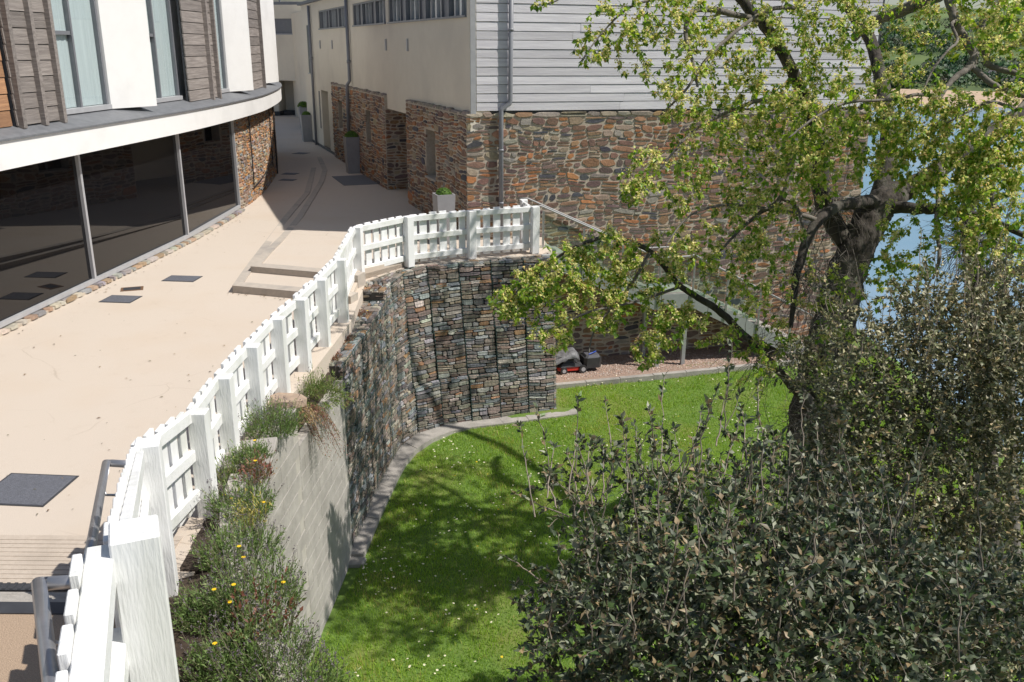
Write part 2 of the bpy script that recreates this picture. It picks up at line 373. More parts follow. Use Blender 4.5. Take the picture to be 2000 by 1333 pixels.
# far wood: leafy clumps, one mass
fv = []; ff = []; fc = []
ico = []
for a in range(6):
    for b in range(4):
        th = math.pi * (b + .5) / 4; ph = 2 * math.pi * (a + .5 * (b % 2)) / 6
        ico.append((math.sin(th) * math.cos(ph), math.sin(th) * math.sin(ph), math.cos(th)))
for q in range(1500):
    az = R(rng.uniform(15, 40)); r = rng.uniform(700, 1150)
    if math.sin(az * 55 + r * .018) + math.sin(r * .03 - az * 20) < .1 and r > 760: continue
    s_ = rng.uniform(4, 9); base = Vector((r * math.sin(az), r * math.cos(az), hill_z(r, az) + s_ * .55))
    cl = [.02 + .04 * rng.random(), .05 + .06 * rng.random(), .018 + .012 * rng.random()]
    for k in range(110):
        d = Vector(ico[k % 24]) + Vector((rng.gauss(0, .35), rng.gauss(0, .35), rng.gauss(0, .35))); d = d.normalized() * s_ * rng.uniform(.6, 1.05); d.z *= .85; e = s_ * rng.uniform(.10, .2)
        b = len(fv); n1 = Vector((rng.gauss(0, 1), rng.gauss(0, 1), rng.gauss(0, 1))).normalized(); n2 = n1.orthogonal().normalized()
        f_ = rng.uniform(.7, 1.35)
        for a1, a2 in ((1, 0), (0, 1), (-1, 0), (0, -1)):
            fv.append(base + d + n1 * a1 * e + n2 * a2 * e); fc.append((cl[0] * f_, cl[1] * f_, cl[2] * f_, 1))
        ff.append((b, b + 1, b + 2, b + 3))
tag(npmesh('far_wood', fv, ff, HERB, col=fc), 'dark green woods covering the far hillside across the water', 'woods', kind='stuff')
for k, (px, py, rr, lab) in enumerate(((1955, 82, 740, 'small grey roofed house among trees across the water'), (1893, 12, 1080, 'distant white house high on the far hill'), (1985, 112, 720, 'low dark shed by the far beach'))):
    r = ray(px, py); az = math.atan2(r.x, r.y); p = Vector((rr * math.sin(az), rr * math.cos(az), hill_z(rr, az)))
    hz = empty('far_house', p, lab, 'house'); ex = Vector((math.cos(az), -math.sin(az), 0)); wv, hh = (11, 5) if k < 2 else (14, 3)
    MB().box(p + Vector((0, 0, hh / 2)), (wv, 8, hh), -az).build('wall', mat('far_wall', (.6, .57, .52), None, 1) if k < 2 else mat('far_shed', (.1, .1, .1), None, 1), hz)
    ey = Vector((math.sin(az), math.cos(az), 0)); t_ = p + Vector((0, 0, hh))
    MB().add([t_ - ex * wv * .54 - ey * 4.6, t_ + ex * wv * .54 - ey * 4.6, t_ + ex * wv * .54 + ey * 4.6, t_ - ex * wv * .54 + ey * 4.6, t_ - ex * wv * .3 + Vector((0, 0, 3.4)), t_ + ex * wv * .3 + Vector((0, 0, 3.4))],
             [(0, 1, 5, 4), (2, 3, 4, 5), (1, 2, 5), (3, 0, 4), (0, 3, 2, 1)]).build('roof', mat('far_roof', (.12, .11, .115), None, 1), hz)
    for q in (-.28, .0, .28):
        MB().box(p + ex * wv * q - ey * 4.02 + Vector((0, 0, hh * .5)), (1.3, .12, 1.4), -az).build('window', DARKM, hz)

# ---------------------------------------------------------------- rubble stone builder
PAL = [((.40, .18, .075), 2.2), ((.29, .16, .09), 4), ((.23, .14, .105), 5), ((.19, .135, .12), 4.5), ((.38, .30, .21), 2), ((.30, .27, .23), 2), ((.085, .085, .10), 1.6), ((.33, .20, .12), 3)]
GPAL = [((.29, .245, .20), 5), ((.37, .335, .28), 4), ((.23, .17, .135), 4), ((.34, .20, .11), 1.5), ((.46, .44, .39), 1.4), ((.15, .138, .133), 3), ((.26, .215, .18), 3), ((.26, .272, .28), 4), ((.36, .37, .365), 1.6)]
def pick(pal, r):
    t = r.uniform(0, sum(w_ for _, w_ in pal))
    for c_, w_ in pal:
        t -= w_
        if t <= 0: break
    f_ = r.uniform(.75, 1.25); return tuple(min(.8, x * f_ * r.uniform(.93, 1.07)) for x in c_)
def guil(u0, v0, u1, v1, mw, mh, r, out):
    w_, h_ = u1 - u0, v1 - v0; tw, th_ = mw * r.uniform(.55, 1.35), mh * r.uniform(.5, 1.45)
    if h_ > th_ * 1.25 and (h_ / mh > w_ / mw * .5 or w_ <= tw):
        t_ = r.uniform(.34, .66); m_ = v0 + h_ * t_; guil(u0, v0, u1, m_, mw, mh, r, out); guil(u0, m_, u1, v1, mw, mh, r, out)
    elif w_ > tw * 1.2:
        t_ = r.uniform(.32, .68); m_ = u0 + w_ * t_; guil(u0, v0, m_, v1, mw, mh, r, out); guil(m_, v0, u1, v1, mw, mh, r, out)
    else: out.append((u0, v0, u1, v1))
def stones(P, W, H, mw, mh, gap, dep, pal, r, holes=(), eye=None, sq=.62, warp=.04):
    """random rubble over a W x H patch; P(u,v,n) maps to the world. Returns [(score, verts, colour)]"""
    cells = []; guil(0, 0, W, H, mw, mh, r, cells); res = []; P_ = P
    o1_, o2_ = r.uniform(0, 9), r.uniform(0, 9); aw = warp * min(1, mh / .15)
    def P(u, v, n):                    # uneven beds and perpends
        eu = min(1, u / .3, (W - u) / .3) if W > .7 else 0; ev = max(0, min(1, v / .15, (H - v) / .15)); eu = max(0, eu)
        return P_(u + eu * aw * 1.5 * math.sin(4.3 * v + o1_ + 1.8 * math.sin(2.1 * u)), v + ev * aw * (math.sin(2.1 * u + o2_ + 1.7 * math.sin(2.9 * v)) + .35 * math.sin(7.3 * u + 4 * v)), n)
    for (a, b, c_, d) in cells:
        mu_, mv_ = (a + c_) / 2, (b + d) / 2
        if any(h0 - .03 < mu_ < h1 + .03 and k0 - .02 < mv_ < k1 + .02 for h0, k0, h1, k1 in holes): continue
        for h0, k0, h1, k1 in holes:       # trim against openings
            if k0 < mv_ < k1:
                if mu_ < h0 < c_: c_ = h0
                if a < h1 < mu_: a = h1
            if h0 < mu_ < h1:
                if mv_ < k0 < d: d = k0
                if b < k1 < mv_: b = k1
        g_1 = gap * r.uniform(.5, 1.4); a += g_1; b += g_1 * .8; c_ -= g_1; d -= g_1 * .8
        w_, h_ = c_ - a, d - b
        if w_ < .025 or h_ < .018: continue
        k = lambda: r.uniform(.05, sq)
        kx = lambda: w_ * min(.42, k() * .75); ky = lambda: h_ * min(.46, k())
        ring = [(a + kx(), b), (c_ - kx(), b), (c_, b + ky()), (c_, d - ky()), (c_ - kx(), d), (a + kx(), d), (a, d - ky()), (a, b + ky())]
        dp = dep * r.uniform(.45, 1.25); tx, ty = r.uniform(-.35, .35) * dep, r.uniform(-.35, .35) * dep
        ins = min(.012, h_ * .16, w_ * .16); v = []
        for (x, y) in ring: v.append(P(x, y, -.03))
        for (x, y) in ring:
            fx, fy = (x - a) / w_ - .5, (y - b) / h_ - .5
            v.append(P(x - fx * 2 * ins, y - fy * 2 * ins, dp + tx * fx + ty * fy))
        ce = P((a + c_) / 2, (b + d) / 2, dp)
        di = (ce - Vector((0, 0, CH))).length
        res.append((w_ * h_ / di / di, v, pick(pal, r)))
    return res
SF = [(i, (i + 1) % 8, 8 + (i + 1) % 8, 8 + i) for i in range(8)] + [tuple(range(8, 16))]
def lay_stones(lst, parent, name='stone', limit=300, stuffname='small_stones', material=None):
    lst.sort(key=lambda q: -q[0]); material = material or STONE
    for sc_, v, c_ in lst[:limit]: pyd(name, v, SF, material, parent, col=[(*c_, 1)] * 16)
    V = []; Fq = []; C = []
    for sc_, v, c_ in lst[limit:]:
        n_ = len(V); V += v; C += [(*c_, 1)] * 16; Fq += [tuple(i + n_ for i in f_) for f_ in SF]
    if V: tag(pyd(stuffname, V, Fq, material, parent, col=C), kind='stuff')
# ================================================================ RIGHT BUILDING (cream facade on the lane, boarded gable end over stone)
CO = Vector((-1.05, 22.25, 0)); ED = Vector((math.cos(R(15.5)), math.sin(R(15.5)), 0)); EN = Vector((ED.y, -ED.x, 0))
FD = Vector((-math.sin(R(20.8)), math.cos(R(20.8)), 0)); FN = Vector((-FD.y, FD.x, 0))
Z = Vector((0, 0, 1))
rb = empty('right_building', CO, 'cream rendered building with grey boarded end wall over orange brown rubble stone', 'building')
def PE(u, v, n): return CO + ED * u + Z * v + EN * n
def PF(u, v, n): return CO + FD * u + Z * v + FN * n
def slab(P, u0, v0, u1, v1, n0, n1): return [P(u0, v0, n0), P(u1, v0, n0), P(u1, v0, n1), P(u0, v0, n1), P(u0, v1, n0), P(u1, v1, n0), P(u1, v1, n1), P(u0, v1, n1)]
def sl1(P, u0, v0, u1, v1, n0, n1, name, m, parent, bevel=0): return MB().hexa(slab(P, u0, v0, u1, v1, n0, n1)).build(name, m, parent, bevel=bevel)
EW = 11.25
# end wall: mortar core + stones
ew = sl1(PE, -.09, -3.6, EW, 3.08, -.55, -.018, 'stone_wall', MORTAR, rb)
r1 = random.Random(11)
es = stones(lambda u, v, n: PE(u - .11, v - 3.5, n - .02), EW + .1, 6.5, .44, .165, .012, .024, PAL, r1)
es += stones(lambda u, v, n: PE(u - .11, v + 3.0, n - .02), EW + .1, .13, .55, .2, .008, .04, [((.42, .36, .28), 3), ((.36, .22, .12), 1), ((.33, .30, .26), 2)], r1)
lay_stones(es, ew, limit=240)
# boarded gable
gb = sl1(PE, .03, 3.1, EW, 6.9, -.5, -.05, 'gable_backing', DARKM, rb)
row = 0; zz = 3.16; r2 = random.Random(5); bh = .2045
ang_e = math.atan2(ED.y, ED.x)
shared = {}
def board(L, hgt, thick, mm=''):
    k = (round(L, 1), hgt, thick, mm)
    if k not in shared:
        m_ = MB().box((0, 0, 0), (k[0] - .006, thick, hgt - .013)); me = bpy.data.meshes.new('board'); me.from_pydata([tuple(p) for p in m_.v], [], m_.f); me.update(); shared[k] = me
    return shared[k], k[0]
while zz < 6.8:
    u = .16
    while u < EW - .1:
        L = round(r2.uniform(2.2, 4.6), 1)
        if u + L > EW - 1.0: L = math.floor((EW - u) * 10) / 10
        me, L = board(L, bh, .028)
        p = PE(u + L / 2, zz + bh / 2, -.02 + r2.uniform(-.003, .003))
        o = link('cladding_board', me, SILVER, gb, local=p); o.rotation_euler = (R(r2.uniform(-1.2, 1.2)) + R(-2.5), 0, ang_e)
        u += L
    zz += bh
sl1(PE, 0.01, 3.1, .14, 6.9, -.04, .015, 'corner_board', PALEF, rb)
sl1(PE, -.05, 6.9, EW + .1, 7.02, -.6, .12, 'roof_edge', LEAD, rb)
# downpipe on gable end
dp = MB().tube([PE(.985, 6.9, .085), PE(.975, 3.42, .085), PE(.96, 3.34, .085), PE(.76, 3.22, .085), PE(.745, 3.14, .085), PE(.76, .02, .085)], .058, 12).build('downpipe', PIPE, rb, True)
for v_, uu in ((5.0, .98), (6.3, .98), (2.2, .75), (.9, .755)):
    MB().tube([PE(uu, v_, .085), PE(uu, v_ + .06, .085)], .068, 12).build('pipe_bracket', PIPE, dp, True)
# lane facade: cream upper wall
up_ = MB()
T0, T1 = 3.13, 6.5
wins = [(.22, 8.2), (8.6, 13.9), (15.4, 21.7)]            # strip windows
WB, WT = 5.3, 6.1
up_.hexa(slab(PF, 0, 2.68, 27, WB, -.5, 0)); up_.hexa(slab(PF, 0, WT, 27, T1, -.5, 0.001))
cuts = [0, .22, 8.2, 8.6, 13.9, 15.4, 21.7, 27]
for a, b in ((0, .22), (8.2, 8.6), (13.9, 15.4), (21.7, 27)): up_.hexa(slab(PF, a, WB - .001, b, WT + .001, -.5, -.001))
up_.hexa(slab(PF, 18.9, 0, 20.4, 2.69, -.5, -.002)); up_.hexa(slab(PF, 22.2, 0, 27, 2.69, -.5, -.002)); up_.hexa(slab(PF, 20.4, 0, 22.2, 2.69, -1.6, -1.1))
up_.hexa(slab(PF, 20.35, 0, 20.4, 2.685, -1.6, -.5)); up_.hexa(slab(PF, 22.2, 0, 22.25, 2.685, -1.6, -.5))
up_.hexa(slab(PF, 0, .3, 18.9, 2.9, -1.75, -1.25))
up_.build('rendered_wall', RENDER, rb)
sl1(PF, -.02, T1, 27, T1 + .12, -.6, .18, 'eaves', LEAD, rb)
sl1(PF, 18.9, 0, 27, .12, -.1, .012, 'base_trim', DARKM, rb)
rf = MB(); rf.add([PF(-.05, 6.6, .1), PF(27, 6.6, .1), PF(27, 7.1, -7), PE(11.2, 7.1, -.3), PE(0, 7.0, 0)], [(0, 1, 2, 3, 4)]); rf.build('roof', LEAD, rb)
MB().hexa(slab(PF, 26.9, 0, 44, 6.6, -8, -1.6)).build('shade_wing', RENDER, rb)  # volume added behind the facade line to block sun from the lane end
MB().hexa(slab(PE, EW - .3, -3.6, EW - .02, 6.9, -20, -.5)).build('far_side_wall', RENDER, rb)
for a, b in wins:
    wn = sl1(PF, a, WB, b, WB + .05, -.25, .05, 'strip_window', GREYF, rb)
    sl1(PF, a, WT - .06, b, WT - .003, -.2, -.03, 'head_frame', GREYF, wn)
    sl1(PF, a + .01, WB + .05, b - .01, WT - .06, -.22, -.2, 'window_back', INTER, wn)
    u = a; k = 0
    while u < b - .1:
        wd = 1.55 if k % 2 == 0 else .62
        e = min(b, u + wd)
        sl1(PF, u, WB + .05, u + .07, WT - .06, -.17, -.03, 'mullion', GREYF, wn)
        if k % 2 == 0:
            for q in range(1, 3):
                if u + .52 * q < e - .1: sl1(PF, u + .52 * q, WB + .05, u + .52 * q + .045, WT - .06, -.16, -.05, 'mullion', PALEF, wn)
            sl1(PF, u + .07, WB + .05, e, WT - .06, -.11, -.10, 'pane', GLASS, wn)
            sl1(PF, u + .07, WB + .05, e, WT - .06, -.19, -.18, 'reflection_sheet', mat('pane_reflection', (.80, .81, .82), (.66, .67, .69), 1.2, .6), wn)  # pale sheet behind the glass, bright pane reflections put into its colour
        else: sl1(PF, u + .07, WB + .05, e, WT - .06, -.12, -.08, 'infill_panel', GREYF, wn)
        u = e; k += 1
    sl1(PF, b - .07, WB + .05, b, WT - .06, -.17, -.03, 'mullion', GREYF, wn)
sl1(PF, 25.0, 3.35, 25.5, 5.55, -.05, .006, 'slit_window', DARKM, rb); sl1(PF, 22.6, .9, 22.95, 2.6, -.05, .006, 'slit_window', DARKM, rb)
sl1(PF, 24.95, 3.3, 25.55, 3.35, -.05, .05, 'window_sill', PALEF, rb)
for u_ in (5.83, 8.6, 18.5, 21.6): sl1(PF, u_ - .05, 4.5, u_ + .05, 4.85, 0, .05, 'vent', PALEF, rb)
# stone blocks on the lane
fs = []
def stone_block(u0, u1, holes, seed, returns=True):
    b_ = MB(); hs = sorted(holes); x = u0
    for (h0, k0, h1, k1) in hs:
        b_.hexa(slab(PF, x, -.05, h0, 3.1, -.4, .09)); b_.hexa(slab(PF, h0, -.05, h1, k0, -.4, .089)); b_.hexa(slab(PF, h0, k1, h1, 3.1, -.4, .089)); x = h1
    b_.hexa(slab(PF, x, -.05, u1, 3.1, -.4, .09))
    o = b_.build('stone_wall', MORTAR, rb); r_ = random.Random(seed); out = []
    out += stones(lambda u, v, n: PF(u0 + u, v, n + .09), u1 - u0, 3.04, .42, .165, .012, .026, PAL, r_, [(h0 - u0, k0, h1 - u0, k1) for h0, k0, h1, k1 in hs])
    out += stones(lambda u, v, n: PF(u0 + u, 3.1 + n, .12 - v), u1 - u0, .4, .5, .4, .008, .05, [((.30, .26, .21), 1), ((.24, .20, .17), 1)], r_)
    if returns:
        out += stones(lambda u, v, n: PF(u0 - n, v, .09 - u), 1.1, 2.66, .4, .17, .012, .03, PAL, r_)
        b2 = MB().hexa(slab(PF, u0 + .001, -.05, u0 + .4, 2.67, -1.25, .085)).build('return_wall', MORTAR, rb)
    for h0, k0, h1, k1 in hs:
        w_ = sl1(PF, h0, k0, h1, k1, -.3, -.27, 'slit_window', DARKGLASS, rb); sl1(PF, h0 + (h1 - h0) * .45, k0, h0 + (h1 - h0) * .52, k1, -.27, -.23, 'window_bar', GREYF, w_)
        sl1(PF, h0 - .05, k0 - .06, h1 + .05, k0 - .002, -.25, .14, 'window_sill', KERBM, rb)
    return o, out
b1, o1 = stone_block(0.03, 5.95, [(2.8, 1.15, 3.75, 2.44)], 21, False)
b2, o2 = stone_block(8.8, 18.85, [(11.1, 1.3, 11.95, 2.45), (16.5, 1.35, 17.4, 2.48)], 22, True)
o1 += stones(lambda u, v, n: PF(5.95 + n, v, .09 - u), .9, 2.66, .4, .17, .012, .03, PAL, random.Random(3))
lay_stones(o1, b1, limit=30); lay_stones(o2, b2, limit=30)
for u_, zt in ((14.6, 6.4), (23.9, 6.4)):
    d_ = MB().tube([PF(u_, zt, .1), PF(u_, 3.35, .1), PF(u_ + .02, 3.2, .2), PF(u_ + .05, 3.1, .2), PF(u_ + .25, .02, .2)] if u_ < 20 else [PF(u_, zt, .1), PF(u_, .02, .1)], .065, 10).build('downpipe', PIPE, rb, True)
    MB().tube([PF(u_, 4.0, .1), PF(u_, 4.12, .1)], .08, 10).build('pipe_bracket', PIPE, d_, True)
# ================================================================ FAR BUILDING at the end of the lane
fb = empty('far_building', (-15.5, 64, 0), 'pale cream building closing the end of the lane with wrapped strip window', 'building')
m_ = MB()
m_.prism([(-20, 62.3), (-16.1, 63.4), (-13.3, 62.0), (-12.0, 66), (-12, 72), (-22, 72)], 2.35, 5.35)
m_.prism([(-20, 62.31), (-16.1, 63.41), (-13.3, 62.01), (-12.0, 66.01), (-12, 71.9), (-22, 71.9)], 6.3, 8.2)
m_.prism([(-20, 62.35), (-16.15, 63.45), (-16.0, 64.9), (-12.4, 65.2), (-12.1, 71.8), (-22, 71.8)], 0, 2.36)
m_.build('rendered_wall', RENDER, fb)
MB().prism([(-20, 62.38), (-16.1, 63.48), (-13.35, 62.1), (-12.1, 66.1), (-12.1, 71.5), (-21.8, 71.5)], 5.35, 6.3).build('strip_window', GREYF, fb)
MB().prism([(-20, 62.27), (-16.1, 63.37), (-13.25, 61.95), (-13.2, 62.1), (-16.1, 63.5), (-20, 62.4)], 5.28, 5.36).build('window_sill', PALEF, fb)
for a, b in ((-17.6, -17.0), (-16.95, -16.3)):
    f_ = lambda x: 62.38 + (x + 20) / 3.9 * 1.1
    MB().hexa([Vector((a, f_(a) - .03, 5.5)), Vector((b, f_(b) - .03, 5.5)), Vector((b, f_(b), 5.5)), Vector((a, f_(a), 5.5)), Vector((a, f_(a) - .03, 6.2)), Vector((b, f_(b) - .03, 6.2)), Vector((b, f_(b), 6.2)), Vector((a, f_(a), 6.2))]).build('pane', DARKGLASS, fb)
MB().prism([(-20, 62.25), (-16.1, 63.36), (-15.95, 64.85), (-12.4, 65.1), (-12.4, 65.3), (-20, 63)], 0, .3).build('base_trim', DARKM, fb)
MB().tube([(-13.5, 61.95, 0), (-13.5, 61.95, 6.6)], .09, 10).build('downpipe', PIPE, fb, True)
br = empty('glass_link_bridge', (-13, 56, 7.05), 'glazed grey link bridge crossing high over the lane', 'bridge')
MB().box((-14, 57, 7.0), (9, .18, .16), -.2).build('bottom_beam', GREYF, br); MB().box((-14, 57.06, 7.6), (9, .02, 1.1), -.2).build('pane', GLASS, br)
for q in range(5): MB().box((-17.5 + q * 1.75, 57.7 - q * .355, 7.6), (.08, .1, 1.1), -.2).build('mullion', GREYF, br)

# ================================================================ LEFT BUILDING (curved)
G0 = [(-9.0, 7.5), (-8.85, 11), (-8.62, 14.4), (-8.38, 17.45), (-8.04, 21.86), (-8.03, 26.2), (-8.3, 30.0), (-9.3, 35.7), (-11.0, 41.0), (-14, 47)]
def catmull(P, n):
    out = []; P = [Vector((*p, 0)) if len(p) == 2 else Vector(p) for p in P]
    for i in range(len(P) - 1):
        a, b, c_, d = P[max(0, i - 1)], P[i], P[i + 1], P[min(len(P) - 1, i + 2)]
        for k in range(n):
            t = k / n; out.append(.5 * ((2 * b) + (c_ - a) * t + (2 * a - 5 * b + 4 * c_ - d) * t * t + (3 * b - a - 3 * c_ + d) * t ** 3))
    out.append(P[-1]); return out
GC = catmull(G0, 24); GS = [0]
for a, b in zip(GC, GC[1:]): GS.append(GS[-1] + (b - a).length)
def s_of_y(y):
    for i in range(len(GC) - 1):
        if GC[i].y <= y <= GC[i + 1].y:
            t = (y - GC[i].y) / (GC[i + 1].y - GC[i].y); return GS[i] + t * (GS[i + 1] - GS[i])
    return GS[-1]
def PL(s, v, n):
    s = min(max(s, 0), GS[-1] - 1e-4); i = int(np.searchsorted(GS, s, side='right')) - 1
    t = (s - GS[i]) / (GS[i + 1] - GS[i]); a, b = GC[i], GC[i + 1]
    d0 = (GC[min(i + 1, len(GC) - 1)] - GC[max(i - 1, 0)]).normalized(); d1 = (GC[min(i + 2, len(GC) - 1)] - GC[i]).normalized()
    d = d0.lerp(d1, t); nn = Vector((d.y, -d.x, 0)).normalized()
    return a.lerp(b, t) + nn * n + Z * v
lb = empty('left_building', (-8.6, 20, 0), 'curved building with dark glazed ground floor, white ledge and timber screened windows above', 'building')
def band(s0, s1, prof, name, m, parent, step=.5, smooth=False):
    n_ = max(1, int((s1 - s0) / step)); v = []; f = []; k = len(prof)
    for i in range(n_ + 1):
        s = s0 + (s1 - s0) * i / n_
        for (nn, zz_) in prof: v.append(PL(s, zz_, nn))
    for i in range(n_):
        for j in range(k): f.append((i * k + j, i * k + (j + 1) % k, (i + 1) * k + (j + 1) % k, (i + 1) * k + j))
    f.append(tuple(range(k))[::-1]); f.append(tuple(n_ * k + j for j in range(k)))
    return pyd(name, v, f, m, parent, smooth)
sA, sE = 0.2, GS[-1] - .3
band(sA, sE, [(-.5, 2.66), (.34, 2.68), (.34, 3.13), (-.5, 3.1)], 'white_fascia', WRENDER, lb)
band(sA, sE, [(-.5, 3.1), (.375, 3.134), (.375, 3.17), (.30, 3.21), (-.32, 3.40), (-.5, 3.40)], 'lead_ledge', LEAD, lb)
band(sA, sE, [(-.8, 3.38), (-.3, 3.38), (-.3, 7.2), (-.8, 7.2)], 'upper_wall', WRENDER, lb)
band(sA, sE, [(-3.5, 7.2), (.25, 7.2), (.25, 7.45), (-3.5, 7.45)], 'eaves', LEAD, lb)
# glazing
ms = [s_of_y(y) for y in (9.4, 13.3, 17.45, 21.86, 26.23)]
band(ms[0], ms[-1], [(-.12, .09), (.03, .09), (.03, .17), (-.12, .17)], 'bottom_rail', PALEF, lb)
for a, b in zip(ms, ms[1:]): band(a + .03, b - .03, [(-.06, .17), (-.04, .17), (-.04, 2.7), (-.06, 2.7)], 'glass_pane', DARKGLASS, lb, step=20)
for s in ms: band(s - .035, s + .035, [(-.1, .17), (.025, .17), (.025, 2.69), (-.1, 2.69)], 'mullion', PALEF, lb, step=5)
r3 = random.Random(17)
pl_ = band(ms[0], ms[-1], [(-.2, -.05), (.13, -.05), (.13, .05), (-.2, .07)], 'plinth', MORTAR, lb)
ps = stones(lambda u, v, n: PL(ms[0] + u, .055 + n, .17 - v), ms[-1] - ms[0], .2, .32, .3, .008, .03, [((.40, .36, .31), 3), ((.34, .24, .16), 2), ((.26, .25, .25), 2)], r3)
lay_stones(ps, pl_, limit=60)
# stone drum beyond the glass
s0, s1 = ms[-1] + .04, s_of_y(41.5)
dw = band(s0, s1, [(-.6, -.05), (-.02, -.05), (-.02, 2.7), (-.6, 2.7)], 'stone_wall', MORTAR, lb, .4)
ds = stones(lambda u, v, n: PL(s0 + u, v, n - .02), s1 - s0, 2.68, .34, .13, .011, .035, [((.44, .22, .09), 3), ((.38, .24, .14), 4), ((.42, .36, .28), 4), ((.30, .20, .15), 3), ((.25, .25, .26), 2)], r3)
ds += stones(lambda u, v, n: PL(s0 - .0 - n, v, -u), .25, 2.65, .3, .14, .01, .04, PAL, r3)
lay_stones(ds, dw, limit=150)
for y_, w__ in ((27.9, .022), (32.3, .022), (33.9, .03)):
    s = s_of_y(y_); MB().tube([PL(s, .05 if w__ > .025 else .5, .06), PL(s, 2.66, .06)], w__, 6).build('cable_conduit', BLACKP, lb)
MB().tube([PL(s_of_y(27.9) + .3 * k, .45 + .02 * k, .06) for k in range(20)], .02, 6).build('cable_conduit', BLACKP, lb)
# upper storey bays
def screen(s0, s1, z0, z1, n, m, posts, parent):
    """timber screen of horizontal boards, bent to the wall"""
    sc = band(s0, s1, [(n - .08, z0), (n - .03, z0), (n - .03, z1), (n - .08, z1)], 'timber_screen', DARKM, parent, 1)
    bw = .265; zz_ = z0; cnt = 0
    while zz_ < z1 - .05:
        a = PL(s0, zz_ + bw / 2, n); b = PL(s1, zz_ + bw / 2, n); L = (b - a).length
        me, L2 = board(round(L, 1), bw, .03, m.name); o = link('screen_board', me, m, sc, local=(a + b) / 2)
        o.rotation_euler = (R(-3), 0, math.atan2(b.y - a.y, b.x - a.x)); o.scale = (L / L2, 1, 1)
        zz_ += bw
    for q in posts: band(q - .05, q + .05, [(n - .02, z0 - .04), (n + .11, z0 - .04), (n + .11, z1), (n - .02, z1)], 'screen_post', OLDWOOD, sc, 5)
def window(s0, s1, parent, trans=1.35, n=-.22):
    wn = band(s0, s1, [(n - .06, 3.36), (n + .12, 3.36), (n + .12, 3.45), (n - .06, 3.45)], 'window', PALEF, parent, 5)
    for s in (s0, s1 - .06, (s0 + s1) / 2 - .03): band(s, s + .06, [(n - .05, 3.45), (n + .05, 3.45), (n + .05, 7.2), (n - .05, 7.2)], 'window_frame', GREYF, wn, 5)
    band(s0 + .06, (s0 + s1) / 2 - .03, [(n - .04, 3.45 + trans), (n + .03, 3.45 + trans), (n + .03, 3.52 + trans), (n - .04, 3.52 + trans)], 'transom', GREYF, wn, 5)
    band(s0 + .05, s1 - .05, [(n - .01, 3.45), (n, 3.45), (n, 7.15), (n - .01, 7.15)], 'pane', GLASS, wn, 5)
    v = []; f = []
    K = 40
    for k in range(K + 1):
        s = s0 + .05 + (s1 - s0 - .1) * k / K
        for zz_ in (3.46, 7.1): v.append(PL(s, zz_, n - .045 + .018 * math.sin(k * 1.9) * (.6 + .4 * math.sin(k * .37))))
    for k in range(K): f.append((2 * k, 2 * k + 2, 2 * k + 3, 2 * k + 1))
    pyd('curtain', v, f, CURTAIN, wn, True)
def pier(s0, s1, parent):
    p = [PL(s0, 0, -.32), PL(s1, 0, -.32), PL(s1, 0, .33), PL(s0, 0, -.12)]
    MB().prism([(q.x, q.y) for q in p], 3.36, 7.2).build('white_pier', WRENDER, parent)
Y = s_of_y
screen(Y(9.0), Y(13.4), 3.3, 7.2, -.05, OLDWOOD, [Y(11.2)], lb)
screen(Y(13.5), Y(15.55), 3.3, 7.2, .02, WARMWOOD, [], lb)
screen(Y(15.6), Y(17.0), 3.3, 7.2, .08, OLDWOOD, [Y(15.68), Y(16.33), Y(16.92)], lb)
window(Y(17.15), Y(19.15), lb)
pier(Y(19.15), Y(20.25), lb)
window(Y(20.5), Y(22.7), lb)
screen(Y(22.75), Y(24.9), 3.3, 7.2, .04, OLDWOOD, [Y(24.3), Y(24.88)], lb)
window(Y(25.0), Y(26.6), lb)
pier(Y(26.6), Y(27.65), lb)
window(Y(27.8), Y(28.3), lb); screen(Y(28.3), Y(31.4), 3.3, 7.2, .04, OLDWOOD, [Y(31.2)], lb)
pier(Y(32.0), Y(34.2), lb)
